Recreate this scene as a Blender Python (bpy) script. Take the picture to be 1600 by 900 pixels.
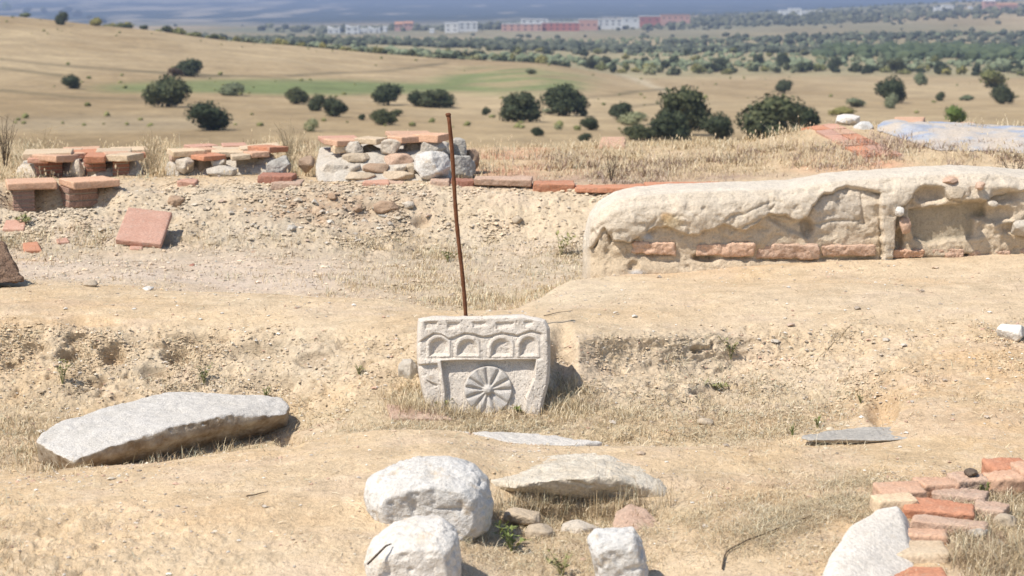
import bpy, bmesh, math, random
import numpy as np
from mathutils import Vector, Matrix, Euler

R = math.radians
scene = bpy.context.scene
for _o in list(bpy.data.objects):
    bpy.data.objects.remove(_o, do_unlink=True)
col = scene.collection

# ------------------------------------------------------------ camera
FPX, CAMZ, HOR = 3000.0, 1.7, -60.0
TILT = math.atan((450.0 - HOR) / FPX)
cam_data = bpy.data.cameras.new('camera')
cam = bpy.data.objects.new('camera', cam_data)
col.objects.link(cam)
cam.location = (0, 0, CAMZ)
cam.rotation_euler = (math.pi / 2 - TILT, 0, 0)
cam_data.sensor_width = 36
cam_data.lens = FPX * 36 / 1600
cam_data.clip_start = 0.1
cam_data.clip_end = 60000
cam_data.dof.use_dof = True
cam_data.dof.focus_distance = 8.2
cam_data.dof.aperture_fstop = 5.3
scene.camera = cam
scene.render.resolution_x, scene.render.resolution_y = 1024, 576

# ------------------------------------------------------------ sky, sun, exposure
SUN = Vector((-0.80, -0.53, 1.40)).normalized()      # direction towards the sun
s_el = math.asin(SUN.z); s_az = math.atan2(SUN.x, SUN.y)
world = bpy.data.worlds.new('World')
scene.world = world
world.use_nodes = True
wn = world.node_tree
for n in list(wn.nodes): wn.nodes.remove(n)
wo = wn.nodes.new('ShaderNodeOutputWorld'); wb = wn.nodes.new('ShaderNodeBackground')
ws = wn.nodes.new('ShaderNodeTexSky')
ws.sky_type = 'NISHITA'; ws.sun_disc = False
ws.sun_elevation = s_el; ws.sun_rotation = s_az
ws.altitude = 600; ws.dust_density = 1.0
wb.inputs['Strength'].default_value = 0.125
wn.links.new(ws.outputs[0], wb.inputs[0]); wn.links.new(wb.outputs[0], wo.inputs[0])
sl = bpy.data.lights.new('sun', 'SUN')
sl.energy = 4.5; sl.angle = R(0.53); sl.color = (1.0, 0.945, 0.86)
so = bpy.data.objects.new('sun', sl); col.objects.link(so)
so.rotation_euler = SUN.to_track_quat('Z', 'Y').to_euler()
so.location = (-20, -10, 30)
scene.view_settings.view_transform = 'Standard'
scene.view_settings.look = 'None'
scene.view_settings.gamma = 1
scene.view_settings.exposure = 0.30
scene.cycles.max_bounces = 5
scene.cycles.diffuse_bounces = 3
scene.cycles.volume_bounces = 0
scene.cycles.transparent_max_bounces = 12

# ------------------------------------------------------------ maths helpers
CT, ST = math.cos(TILT), math.sin(TILT)
def unp(u, v, Y):
    """photo pixel (1600x900) at ground distance Y -> world x, y, z"""
    a = (np.asarray(u, float) - 800) / FPX; b = (450 - np.asarray(v, float)) / FPX
    dy = CT + b * ST; dz = -ST + b * CT
    k = np.asarray(Y, float) / dy
    return np.stack(np.broadcast_arrays(a * k, dy * k, CAMZ + dz * k), -1)
def proj(P):
    P = np.asarray(P, float)
    z = P[..., 2] - CAMZ
    zc = P[..., 1] * CT - z * ST
    yc = P[..., 1] * ST + z * CT
    return 800 + FPX * P[..., 0] / zc, 450 - FPX * yc / zc

def _hash(ix, iy, iz, seed):
    h = (ix.astype(np.uint32) * np.uint32(374761393) + iy.astype(np.uint32) * np.uint32(668265263)
         + iz.astype(np.uint32) * np.uint32(2246822519) + np.uint32((seed * 3266489917) & 0xffffffff))
    h = (h ^ (h >> np.uint32(13))) * np.uint32(1274126177)
    h = h ^ (h >> np.uint32(16))
    return (h & np.uint32(0xffffff)).astype(np.float32) / np.float32(0xffffff)
def vnoise(P, scale, seed=0):
    """value noise, 0..1"""
    p = np.asarray(P, np.float64) * scale
    i = np.floor(p).astype(np.int64); f = (p - i).astype(np.float32)
    f = f * f * (3 - 2 * f)
    out = 0
    for dx in (0, 1):
        wx = f[..., 0] if dx else 1 - f[..., 0]
        for dy in (0, 1):
            wy = f[..., 1] if dy else 1 - f[..., 1]
            for dz in (0, 1):
                wz = f[..., 2] if dz else 1 - f[..., 2]
                out = out + wx * wy * wz * _hash(i[..., 0] + dx, i[..., 1] + dy, i[..., 2] + dz, seed)
    return out
def fbm(P, scale, octv=4, seed=0, gain=0.5):
    P = np.asarray(P, float); s = 0; a = 1; t = 0
    for k in range(octv):
        s = s + a * (vnoise(P + 17.3 * k, scale * 2.03 ** k, seed + k) - 0.5); t += a; a *= gain
    return s / t * 2          # about -1..1
def ridged(P, scale, octv=3, seed=0):
    s = 0; a = 1; t = 0
    for k in range(octv):
        s = s + a * (1 - np.abs(2 * vnoise(np.asarray(P, float) + 9.1 * k, scale * 2.1 ** k, seed + k) - 1)); t += a; a *= .5
    return s / t
def smooth(e0, e1, x):
    t = np.clip((x - e0) / (e1 - e0), 0, 1); return t * t * (3 - 2 * t)
def ell(u, v, cu, cv, ru, rv, soft=0.5):
    """soft ellipse mask"""
    d = np.sqrt(((u - cu) / ru) ** 2 + ((v - cv) / rv) ** 2)
    return 1 - smooth(1 - soft, 1 + soft, d)
def polysdf(u, v, poly):
    """signed distance to a polygon, negative inside"""
    u = np.asarray(u, np.float32); v = np.asarray(v, np.float32)
    d = np.full(u.shape, 1e9, np.float32); ins = np.zeros(u.shape, bool)
    n = len(poly)
    for i in range(n):
        x0, y0 = poly[i]; x1, y1 = poly[(i + 1) % n]
        ex, ey = x1 - x0, y1 - y0
        L = ex * ex + ey * ey + 1e-9
        t = np.clip(((u - x0) * ex + (v - y0) * ey) / L, 0, 1)
        d = np.minimum(d, (u - x0 - t * ex) ** 2 + (v - y0 - t * ey) ** 2)
        if y0 != y1:
            c = ((y0 > v) != (y1 > v)) & (u < (x1 - x0) * (v - y0) / (y1 - y0) + x0)
            ins ^= c
    d = np.sqrt(d)
    return np.where(ins, -d, d)
def linedist(u, v, pts):
    d = np.full(np.shape(u), 1e9, np.float32)
    for (x0, y0), (x1, y1) in zip(pts[:-1], pts[1:]):
        ex, ey = x1 - x0, y1 - y0; L = ex * ex + ey * ey + 1e-9
        t = np.clip(((u - x0) * ex + (v - y0) * ey) / L, 0, 1)
        d = np.minimum(d, (u - x0 - t * ex) ** 2 + (v - y0 - t * ey) ** 2)
    return np.sqrt(d)

# ------------------------------------------------------------ object helpers
def mesh_np(name, V, F, smooth_sh=True, cols=None, attr='tint'):
    """F is an (n,k) int array, or a list of such arrays"""
    me = bpy.data.meshes.new(name)
    V = np.asarray(V, np.float32)
    Fs = F if isinstance(F, (list, tuple)) else [F]
    Fs = [np.asarray(f, np.int32) for f in Fs if len(f)]
    loops = np.concatenate([f.ravel() for f in Fs])
    tot = np.concatenate([np.full(len(f), f.shape[1], np.int32) for f in Fs])
    start = np.concatenate([[0], np.cumsum(tot)[:-1]]).astype(np.int32)
    me.vertices.add(len(V)); me.vertices.foreach_set('co', V.ravel())
    me.loops.add(len(loops)); me.loops.foreach_set('vertex_index', loops)
    me.polygons.add(len(tot)); me.polygons.foreach_set('loop_start', start); me.polygons.foreach_set('loop_total', tot)
    me.update(calc_edges=True)
    me.polygons.foreach_set('use_smooth', np.full(len(tot), smooth_sh))
    if cols is not None:
        a = me.color_attributes.new(attr, 'FLOAT_COLOR', 'POINT')
        c = np.ones((len(V), 4), np.float32); c[:, :cols.shape[1]] = cols
        a.data.foreach_set('color', c.ravel())
    me.validate()
    return me
def tag(o, label=None, cat=None, group=None, kind=None):
    if label: o['label'] = label
    if cat and not kind: o['kind'] = 'thing'
    if cat: o['category'] = cat
    if group: o['group'] = group
    if kind: o['kind'] = kind
    return o
def add(name, me, mat=None, parent=None, loc=None, label=None, cat=None, group=None, kind=None, recenter=False):
    if recenter and parent is None:
        n = len(me.vertices); co = np.empty(n * 3, np.float32); me.vertices.foreach_get('co', co); co = co.reshape(-1, 3)
        c = (co.min(0) + co.max(0)) / 2; c[2] = co[:, 2].min()
        me.vertices.foreach_set('co', (co - c).ravel()); me.update(); loc = c.tolist()
    o = bpy.data.objects.new(name, me); col.objects.link(o)
    if mat is not None and len(me.materials) == 0: me.materials.append(mat)
    if parent is not None: o.parent = parent
    if loc is not None: o.location = loc
    return tag(o, label, cat, group, kind)
def empty(name, loc, label=None, cat=None, group=None, kind=None, rz=0):
    o = bpy.data.objects.new(name, None); col.objects.link(o)
    o.empty_display_size = 0.1
    o.location = loc; o.rotation_euler = (0, 0, rz)
    return tag(o, label, cat, group, kind)
def mesh_arrays(me):
    n = len(me.vertices); co = np.empty(n * 3, np.float32); me.vertices.foreach_get('co', co)
    no = np.empty(n * 3, np.float32); me.vertex_normals.foreach_get('vector', no)
    return co.reshape(-1, 3).astype(float), no.reshape(-1, 3).astype(float)
def set_co(me, co):
    me.vertices.foreach_set('co', np.asarray(co, np.float32).ravel()); me.update()
def remesh(me, voxel, smooth_it=0):
    """voxel remesh of a closed mesh (or several overlapping closed shells)"""
    o = bpy.data.objects.new('tmp', me); col.objects.link(o)
    m = o.modifiers.new('r', 'REMESH'); m.mode = 'VOXEL'; m.voxel_size = voxel
    if smooth_it:
        s = o.modifiers.new('s', 'SMOOTH'); s.iterations = smooth_it; s.factor = 0.5
    dg = bpy.context.evaluated_depsgraph_get()
    r = bpy.data.meshes.new_from_object(o.evaluated_get(dg))
    bpy.data.objects.remove(o, do_unlink=True)
    bpy.data.meshes.remove(me)
    r.materials.clear()
    r.polygons.foreach_set('use_smooth', np.full(len(r.polygons), True))
    r.update()
    return r
def hull_bm(bm, pts):
    vs = [bm.verts.new(tuple(map(float, p))) for p in pts]
    g = bmesh.ops.convex_hull(bm, input=vs)
    junk = [e for e in g['geom_interior'] + g['geom_unused'] if isinstance(e, bmesh.types.BMVert) and e.is_valid]
    bmesh.ops.delete(bm, geom=list(set(junk)), context='VERTS')
def hull_mesh(*ptsets):
    bm = bmesh.new()
    for pts in ptsets:
        b2 = bmesh.new(); hull_bm(b2, pts)
        t = bpy.data.meshes.new('t'); b2.to_mesh(t); b2.free()
        bm.from_mesh(t); bpy.data.meshes.remove(t)
    me = bpy.data.meshes.new('m'); bm.to_mesh(me); bm.free()
    return me

# ------------------------------------------------------------ materials
def nodes(m):
    m.use_nodes = True
    nt = m.node_tree
    for n in list(nt.nodes): nt.nodes.remove(n)
    out = nt.nodes.new('ShaderNodeOutputMaterial'); b = nt.nodes.new('ShaderNodeBsdfPrincipled')
    nt.links.new(b.outputs[0], out.inputs[0])
    b.inputs['Roughness'].default_value = 0.9
    if 'Specular IOR Level' in b.inputs: b.inputs['Specular IOR Level'].default_value = 0.25
    return nt, b
def noise_node(nt, scale, detail=4, rough=0.6, coord='Object'):
    tc = nt.nodes.new('ShaderNodeTexCoord') if coord != 'Geo' else None
    n = nt.nodes.new('ShaderNodeTexNoise'); n.inputs['Scale'].default_value = scale
    n.inputs['Detail'].default_value = detail; n.inputs['Roughness'].default_value = rough
    if tc: nt.links.new(tc.outputs[coord], n.inputs['Vector'])
    else:
        g = nt.nodes.new('ShaderNodeNewGeometry'); nt.links.new(g.outputs['Position'], n.inputs['Vector'])
    return n
def ramp(nt, src, stops):
    r = nt.nodes.new('ShaderNodeValToRGB'); e = r.color_ramp.elements
    while len(e) < len(stops): e.new(0.5)
    for x, (p, c) in zip(e, stops):
        x.position = p; x.color = (*c, 1) if len(c) == 3 else c
    nt.links.new(src, r.inputs[0]); return r
def mixc(nt, fac, a, b, mode='MIX'):
    m = nt.nodes.new('ShaderNodeMix'); m.data_type = 'RGBA'; m.blend_type = mode
    for s, x in ((0, fac), (6, a), (7, b)):
        if hasattr(x, 'links') or isinstance(x, bpy.types.NodeSocket): nt.links.new(x, m.inputs[s])
        elif isinstance(x, (int, float)): m.inputs[s].default_value = x
        else: m.inputs[s].default_value = (*x, 1)
    return m.outputs[2]
def bump(nt, b, parts):
    """parts: list of (height socket, distance)"""
    prev = None
    for h, d in parts:
        bn = nt.nodes.new('ShaderNodeBump'); bn.inputs['Strength'].default_value = 1.0; bn.inputs['Distance'].default_value = d
        nt.links.new(h, bn.inputs['Height'])
        if prev: nt.links.new(prev, bn.inputs['Normal'])
        prev = bn.outputs[0]
    nt.links.new(prev, b.inputs['Normal'])
def stone_mat(name, c1, c2, spot=None, scale=6, bumpd=0.004, spot_amt=0.5, grain=90, rough=.92, fine=.35):
    m = bpy.data.materials.new(name); nt, b = nodes(m)
    n1 = noise_node(nt, scale, 5, .65); n2 = noise_node(nt, grain, 3, .7)
    r1 = ramp(nt, n1.outputs[0], [(0.3, c1), (0.7, c2)])
    g = ramp(nt, n2.outputs[0], [(0.25, (1 - fine,) * 3), (0.75, (1 + fine * .35,) * 3)])
    c = mixc(nt, 1.0, r1.outputs[0], g.outputs[0], 'MULTIPLY')
    if spot:
        n3 = noise_node(nt, scale * 2.7, 6, .75)
        r3 = ramp(nt, n3.outputs[0], [(0.55, (0, 0, 0)), (0.7, (spot_amt,) * 3)])
        c = mixc(nt, r3.outputs[0], c, spot)
    oi = nt.nodes.new('ShaderNodeObjectInfo'); rr_ = ramp(nt, oi.outputs['Random'], [(0, (.88, .89, .91)), (1, (1.08, 1.05, 1.02))])
    c = mixc(nt, 1.0, c, rr_.outputs[0], 'MULTIPLY')
    nt.links.new(c, b.inputs['Base Color'])
    b.inputs['Roughness'].default_value = rough
    bump(nt, b, [(n1.outputs[0], bumpd * 3), (n2.outputs[0], bumpd)])
    return m
def attr_mat(name, grain=70, fine=.3, bumpd=.004, attr='tint', coord='Geo', mid=6, midamt=.15, bumpm=.01, lo=.25, hi=.75):
    """base colour from a per-vertex colour attribute, with procedural grain"""
    m = bpy.data.materials.new(name); nt, b = nodes(m)
    a = nt.nodes.new('ShaderNodeAttribute'); a.attribute_name = attr
    n1 = noise_node(nt, grain, 4, .75, coord); n2 = noise_node(nt, mid, 5, .7, coord)
    g = ramp(nt, n1.outputs[0], [(lo, (1 - fine,) * 3), (hi, (1 + fine * .5,) * 3)])
    g2 = ramp(nt, n2.outputs[0], [(.3, (1 - midamt,) * 3), (.7, (1 + midamt,) * 3)])
    c = mixc(nt, 1.0, a.outputs['Color'], g.outputs[0], 'MULTIPLY')
    c = mixc(nt, 1.0, c, g2.outputs[0], 'MULTIPLY')
    nt.links.new(c, b.inputs['Base Color'])
    b.inputs['Roughness'].default_value = .95; b.inputs['Specular IOR Level'].default_value = .12
    bump(nt, b, [(n2.outputs[0], bumpm), (n1.outputs[0], bumpd)])
    return m
M = {}
M['ground'] = attr_mat('soil', grain=70, fine=.30, bumpd=.009, mid=9, midamt=.12, bumpm=.012)

# ------------------------------------------------------------ near ground
# Rows run across the slope, each given by knots (photo column, photo row, distance)
UK = np.array([-300, 0, 200, 400, 600, 700, 800, 900, 1000, 1150, 1300, 1450, 1600, 1900], float)
def row(v, Y):
    v = np.asarray(v, float) * np.ones(len(UK)); Y = np.asarray(Y, float) * np.ones(len(UK))
    return unp(UK, v, Y)
def rowz(z, Y):
    Y = np.asarray(Y, float) * np.ones(len(UK)); z = np.asarray(z, float) * np.ones(len(UK))
    P = unp(UK, 450, Y); P[:, 2] = z; return P
#              u=  -300   0    200   400   600   700   800   900  1000  1150  1300  1450  1600  1900
rows = [
 rowz(-.05, 2.2), rowz(-.02, 4.2),
 row([ 900,  900,  900,  900,  900,  905,  935,  935,  925,  905,  900,  905,  905,  905], 5.3),
 row([ 812,  812,  805,  800,  800,  812,  822,  820,  818,  812,  806,  806,  806,  806], [5.85,5.85,5.85,5.85,5.85,5.9,6.05,6.1,6.0,5.85,5.85,5.85,5.85,5.85]),
 row([ 765,  765,  752,  738,  722,  715,  735,  738,  735,  752,  752,  752,  752,  752], 6.30),
 row([ 738,  734,  723,  697,  668,  668,  693,  695,  697,  700,  703,  712,  712,  712], [6.72,6.72,6.74,6.8,6.92,6.92,6.8,6.8,6.8,6.8,6.8,6.7,6.7,6.7]),
 row([ 762,  758,  748,  728,  700,  700,  718,  720,  718,  714,  698,  690,  688,  688], [6.9,6.9,6.92,6.98,7.05,7.05,6.98,6.98,6.98,6.98,6.98,6.9,6.9,6.9]),
 row([ 732,  732,  734,  724,  686,  688,  702,  702,  700,  696,  678,  665,  662,  662], [7.12,7.12,7.12,7.15,7.2,7.2,7.18,7.18,7.18,7.18,7.15,7.1,7.1,7.1]),
 row([ 672,  674,  680,  690,  658,  662,  668,  666,  660,  658,  645,  628,  625,  625], [7.5,7.5,7.5,7.5,7.45,7.42,7.42,7.42,7.45,7.5,7.5,7.4,7.4,7.4]),
 row([ 628,  628,  634,  646,  618,  640,  650,  642,  628,  622,  600,  585,  580,  580], [7.85,7.85,7.85,7.8,7.7,7.62,7.6,7.66,7.75,7.85,7.85,7.7,7.7,7.7]),
 row([ 560,  562,  562,  566,  572,  575,  578,  572,  572,  570,  556,  546,  540,  540], [8.12,8.12,8.12,8.04,7.9,7.84,7.84,7.9,8.05,8.2,8.2,8.1,8.05,8.05]),
 row([ 508,  506,  508,  512,  520,  524,  526,  522,  520,  518,  512,  508,  500,  500], [8.3,8.3,8.3,8.25,8.1,8.0,8.0,8.05,8.15,8.3,8.35,8.4,8.4,8.4]),
 row([ 488,  486,  484,  488,  494,  500,  500,  492,  488,  484,  480,  476,  470,  470], [8.55,8.55,8.55,8.5,8.4,8.35,8.35,8.45,8.6,8.7,8.75,8.8,8.8,8.8]),
 row([ 462,  460,  462,  464,  472,  486,  483,  455,  448,  444,  440,  436,  432,  430], [9.0,9.0,9.0,8.95,8.85,8.75,8.75,9.2,9.3,9.4,9.45,9.5,9.5,9.5]),
 row([ 446,  447,  450,  456,  466,  484,  480,  435,  429,  422,  414,  408,  402,  400], [9.35,9.35,9.3,9.2,9.1,8.95,8.95,9.7,9.85,9.9,9.95,10,10,10]),
 row([ 436,  437,  440,  470,  490,  498,  497,  440,  424,  415,  405,  398,  392,  390], [9.75,9.75,9.75,9.65,9.5,9.3,9.3,9.95,10.1,10.15,10.2,10.25,10.25,10.25]),
 row([ 415,  417,  420,  428,  440,  446,  450,  442,  430,  395,  385,  380,  375,  372], [10.6,10.6,10.6,10.6,10.5,10.4,10.4,10.6,10.6,10.6,10.7,10.7,10.7,10.7]),
 row([ 384,  385,  386,  390,  396,  400,  405,  405,  398,  345,  330,  325,  320,  318], [11.7,11.7,11.7,11.7,11.7,11.7,11.7,11.6,11.6,11.4,11.4,11.4,11.4,11.4]),
 row([ 352,  352,  350,  348,  352,  362,  370,  368,  365,  322,  305,  298,  290,  288], [12.05,12.05,12.05,12.05,12.1,12.1,12.1,12.05,12.0,12.0,12.0,12.0,12.0,12.0]),
 row([ 318,  318,  306,  300,  304,  306,  306,  312,  316,  302,  288,  278,  270,  268], [12.3,12.3,12.35,12.4,12.4,12.4,12.4,12.4,12.4,12.4,12.5,12.5,12.5,12.5]),
 row([ 292,  291,  288,  285,  285,  284,  287,  291,  299,  290,  275,  266,  260,  258], [12.6,12.6,12.65,12.65,12.65,12.65,12.65,12.65,12.65,12.8,12.9,12.9,12.9,12.9]),
 row([ 276,  276,  272,  272,  272,  270,  270,  270,  274,  270,  252,  245,  240,  240], 13.3),
 row([ 255,  255,  255,  255,  254,  252,  250,  248,  248,  245,  222,  218,  218,  220], 14.1),
 row([ 240,  240,  238,  238,  238,  236,  234,  230,  230,  228,  196,  196,  200,  202], 14.9),
 row([ 234,  234,  234,  234,  232,  230,  227,  223,  223,  222,  192,  192,  197,  200], 15.4),
 rowz([-.1,-.1,-.1,-.1,-.1,-.1,-.1,-.1,-.1,-.1,.1,.1,.1,.1], 16.4), rowz(-1.6, 19), rowz(-5, 25)]
rows = np.array(rows)
XS = rows[:, :1].copy(); XS[..., 0] -= (800 / FPX) * rows[:, :1, 1]; XE = rows[:, -1:].copy(); XE[..., 0] += (900 / FPX) * rows[:, -1:, 1]
rows = np.concatenate([XS, rows, XE], 1); UK = np.concatenate([[-1100], UK, [2800]])                                 # (nr, nu, 3)
def resample(rows, seg, NU, u_fine):
    nr = len(rows)
    out = []
    for k in range(nr - 1):
        t = np.arange(seg[k]) / seg[k]
        out.append(rows[k][None] * (1 - t)[:, None, None] + rows[k + 1][None] * t[:, None, None])
    out.append(rows[-1][None])
    G = np.concatenate(out)                            # (NV, nu, 3)
    # interpolate across with smooth (catmull-rom) curves in X/Y parameter
    H = np.empty((G.shape[0], len(u_fine), 3))
    idx = np.clip(np.searchsorted(UKK, u_fine) - 1, 0, len(UKK) - 2)
    t = (u_fine - UKK[idx]) / (UKK[idx + 1] - UKK[idx])
    t = t * t * (3 - 2 * t) * .45 + t * .55
    for c in range(3):
        a = G[:, idx, c]; b = G[:, idx + 1, c]
        H[:, :, c] = a * (1 - t) + b * t
    # X must stay linear so that columns run straight
    tl = (u_fine - UKK[idx]) / (UKK[idx + 1] - UKK[idx])
    H[:, :, 0] = G[:, idx, 0] * (1 - tl) + G[:, idx + 1, 0] * tl
    return H
UKK = UK
seg = [14, 40, 42, 40, 44, 12, 12, 36, 34, 40, 40, 16, 22, 16, 12, 18, 26, 26, 30, 22, 18, 24, 22, 10, 8, 6, 4]
u_fine = np.concatenate([np.linspace(-1100, -225, 60), np.linspace(-220, 1820, 850), np.linspace(1825, 2800, 60)]); NU = len(u_fine)
G = resample(rows, seg, NU, u_fine)
NV = G.shape[0]
def blur_rows(A, n):
    for _ in range(n):
        B = A.copy(); B[1:-1] = .25 * A[:-2] + .5 * A[1:-1] + .25 * A[2:]; A = B
    return A
def blur_cols(A, n):
    for _ in range(n):
        B = A.copy(); B[:, 1:-1] = .25 * A[:, :-2] + .5 * A[:, 1:-1] + .25 * A[:, 2:]; A = B
    return A
G = blur_rows(G, 18); G[:, :, 2] = blur_cols(G[:, :, 2], 60)
GU, GV = proj(G)
kk = np.repeat(np.arange(len(seg)), seg); kk = np.append(kk, len(seg) - 1)   # row class of each grid row
KR = (np.arange(NV)); rowpos = np.interp(KR, np.concatenate([[0], np.cumsum(seg)]), np.arange(len(rows)))[:, None] + 0 * GU
P = G.copy()
# roughness of the eroded faces (row class in knots)
bank1 = smooth(7.6, 9, rowpos) * (1 - smooth(10.6, 11.6, rowpos))
bank1 *= 0.45 + 0.55 * (ell(GU, GV, 180, 560, 420, 70, .4) + ell(GU, GV, 1180, 580, 260, 90, .4)).clip(0, 1)
bank2 = smooth(16.2, 17.2, rowpos) * (1 - smooth(19.4, 20.6, rowpos))
fore = ell(GU, GV, 80, 850, 260, 60, .5) * .7 + ell(GU, GV, 1250, 800, 260, 60, .5) * .25 + ell(GU, GV, 420, 870, 150, 50, .5) * .3
fore += ell(GU, GV, 870, 830, 160, 70, .4) * .6
lower = smooth(14.4, 15.6, rowpos) * (1 - smooth(16.5, 17.5, rowpos)) * (1 - smooth(900, 1000, GU))
near_row = 1 - smooth(2.5, 5.5, rowpos)
rough = np.clip(bank1 + bank2 * .85 + fore, 0, 1)
big = fbm(P * np.array([1, 1.6, 1.6]), 1.3, 3, 3) * .028
mid_n = fbm(P, 5.0, 3, 11)
lump = ridged(P, 11.0, 3, 21) - .55
crumb = fbm(P, 42, 3, 31, .7)
hole = smooth(.66, .8, vnoise(P * np.array([.7, 1, 1.8]), 12, 41)) * smooth(.45, .7, vnoise(P, 2.5, 43))
crev = smooth(.84, .97, ridged(P * np.array([.8, 1, 1.7]), 7.5, 3, 45)) * smooth(.35, .6, vnoise(P, 3.1, 46))
disp = -crev * .026 * rough + big + mid_n * (.006 + .016 * rough) - lump * .022 * rough + crumb * (.003 + .012 * rough) - hole * .03 * rough ** 2
# terraces of dried mud on the left mound top
led = fbm(P * np.array([.5, 3, 1]), 6, 3, 77)
disp += led * .005 * (1 - rough)
# normals of the base sheet
du = np.gradient(P, axis=1); dv = np.gradient(P, axis=0)
Nn = np.cross(du, dv); Nn /= np.linalg.norm(Nn, axis=2, keepdims=True) + 1e-12
Nn[Nn[..., 2] < 0] *= -1
disp *= (1 - smooth(23.5, 25, rowpos))
P = P + Nn * disp[..., None]
# individual hollows (photo column, row, radius x, radius y, depth)
for cu, cv, ru, rv, dd in [(50,310,46,14,.16),(120,307,58,12,.14),(880,560,18,44,.06),(104,549,13,9,.07),(176,548,17,13,.075),(274,547,20,11,.07),
                        (245,575,22,9,.06),(985,556,70,26,.038),(1110,570,70,22,.03),(1380,640,22,26,.06),(452,688,20,9,.05),(930,803,120,11,.05),
                        (575,330,30,14,.05),(55,540,20,8,.04),(320,520,46,8,.045),(400,545,40,9,.04),(150,500,40,5,.02),(430,600,40,14,.03),(660,345,12,8,.05)]:
    k = ell(GU, GV, cu, cv, ru, rv, .5) * (np.abs(P[..., 1] - 8) < 6)
    P = P - Nn * (k * dd)[..., None]
P[..., 1] = np.where(rowpos > 25, G[..., 1], P[..., 1])
# vertex colours of the soil
nA = fbm(P, .9, 4, 51); nB = fbm(P, 3.5, 4, 52); nC = fbm(P, 14, 3, 53)
ochre = np.array([.61, .43, .245]); pale = np.array([.665, .53, .365]); grey = np.array([.50, .43, .33])
litter = np.array([.49, .39, .25]); pinkg = np.array([.61, .50, .40]); red = np.array([.50, .27, .17]); brown = np.array([.37, .265, .165])
C = ochre[None, None] + (pale - ochre) * np.clip(.45 + .5 * nA + .35 * nB, 0, 1)[..., None]
def blend(C, w, c): return C + (c - C) * np.clip(w, 0, 1)[..., None]
C = blend(C, ell(GU, GV, 250, 790, 500, 60, .6) * (.2 + .3 * nB), ochre)
C = blend(C, bank1 * (.45 + .5 * nB), grey)
C = blend(C, smooth(6.4, 7.4, rowpos) * (1 - smooth(8.6, 9.4, rowpos)) * (1 - smooth(1250, 1400, GU)) * (.55 + .5 * nB), litter)
rightslope = smooth(8.5, 10, rowpos) * (1 - smooth(14, 15, rowpos)) * smooth(900, 1050, GU)
C = blend(C, rightslope * (.25 + .5 * nA) , pale * np.array([.97, .95, .95]))
C = blend(C, ell(GU, GV, 880, 450, 120, 30, .5), pale)
C = blend(C, lower * (.7 + .3 * nB), pinkg)
C = blend(C, lower * smooth(500, 640, GU) * (.55 + .5 * nB), litter)
C = blend(C, lower * ell(GU, GV, 160, 380, 260, 20, .6) * (.6 + .6 * nB), litter)
C = blend(C, bank2 * (.8 + .3 * nB), grey * np.array([1.04, 1.02, 1.0]))
C = blend(C, bank2 * ell(GU, GV, 820, 330, 150, 50, .5) * .8, pale)
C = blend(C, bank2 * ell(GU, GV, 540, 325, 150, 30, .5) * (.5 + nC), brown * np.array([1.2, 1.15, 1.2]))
terr = smooth(19.8, 20.6, rowpos)
C = blend(C, terr * (.7 + .3 * nB), litter * np.array([1.08, 1.02, 1.0]))
C = blend(C, terr * ell(GU, GV, 830, 255, 110, 30, .4) * (.45 + 1.1 * nB), red * 1.15)
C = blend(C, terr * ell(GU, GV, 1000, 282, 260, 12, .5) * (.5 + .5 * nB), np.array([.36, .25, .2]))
C = blend(C, terr * ell(GU, GV, 1330, 262, 90, 14, .5) * (.55 + .5 * nB), red * 1.3)
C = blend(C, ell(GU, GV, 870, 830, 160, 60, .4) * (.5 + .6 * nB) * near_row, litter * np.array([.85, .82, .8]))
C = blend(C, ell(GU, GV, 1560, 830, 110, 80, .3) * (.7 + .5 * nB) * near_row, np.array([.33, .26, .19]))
C = blend(C, ell(GU, GV, 1230, 790, 200, 70, .5) * (.4 + .7 * nB) * near_row, litter * .95)
C = blend(C, smooth(.1, .5, fbm(P * np.array([.6, 1.5, 1]), 1.7, 4, 57)) * .45 * (1 - terr) * (1 - bank2), np.array([.58, .385, .21]))
C = blend(C, hole * rough ** 2 * .35, brown)  # brown blended in where the bank holes are cut
C = C * (1 + .10 * nC)[..., None]
C = blend(C, smooth(.0, .5, fbm(P * np.array([.8, 1.3, 1]), 4.5, 3, 58)) * .30 * (1 - terr), np.array([.66, .51, .385]))
C = blend(C, smooth(.15, .5, fbm(P, 7, 3, 59)) * .30, np.array([.42, .32, .205]))
C = blend(C, smooth(.66, .75, vnoise(P, 30, 91)) * .35 * (1 - .5 * terr), pale * 1.1)
idx = np.arange(NV * NU).reshape(NV, NU)
Fq = np.stack([idx[:-1, :-1], idx[:-1, 1:], idx[1:, 1:], idx[1:, :-1]], -1).reshape(-1, 4)
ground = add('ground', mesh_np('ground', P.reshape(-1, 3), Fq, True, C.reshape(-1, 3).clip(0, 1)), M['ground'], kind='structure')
GP = P; GU, GV = proj(GP)
Ufl, Vfl, Pfl = GU.ravel(), GV.ravel(), GP.reshape(-1, 3)
def at(u, v, ymin=0, ymax=99):
    """nearest visible ground point under a photo pixel"""
    d2 = (Ufl - u) ** 2 + (Vfl - v) ** 2
    m = (d2 < 16) & (Pfl[:, 1] >= ymin) & (Pfl[:, 1] <= ymax)
    k = np.nonzero(m)[0]
    if len(k) == 0:
        d2 = np.where((Pfl[:, 1] >= ymin) & (Pfl[:, 1] <= ymax), d2, 1e9); return Pfl[np.argmin(d2)].copy()
    y0 = Pfl[k, 1].min()
    k = k[Pfl[k, 1] < y0 + .15]
    return Pfl[k[np.argmin(d2[k])]].copy()
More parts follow.
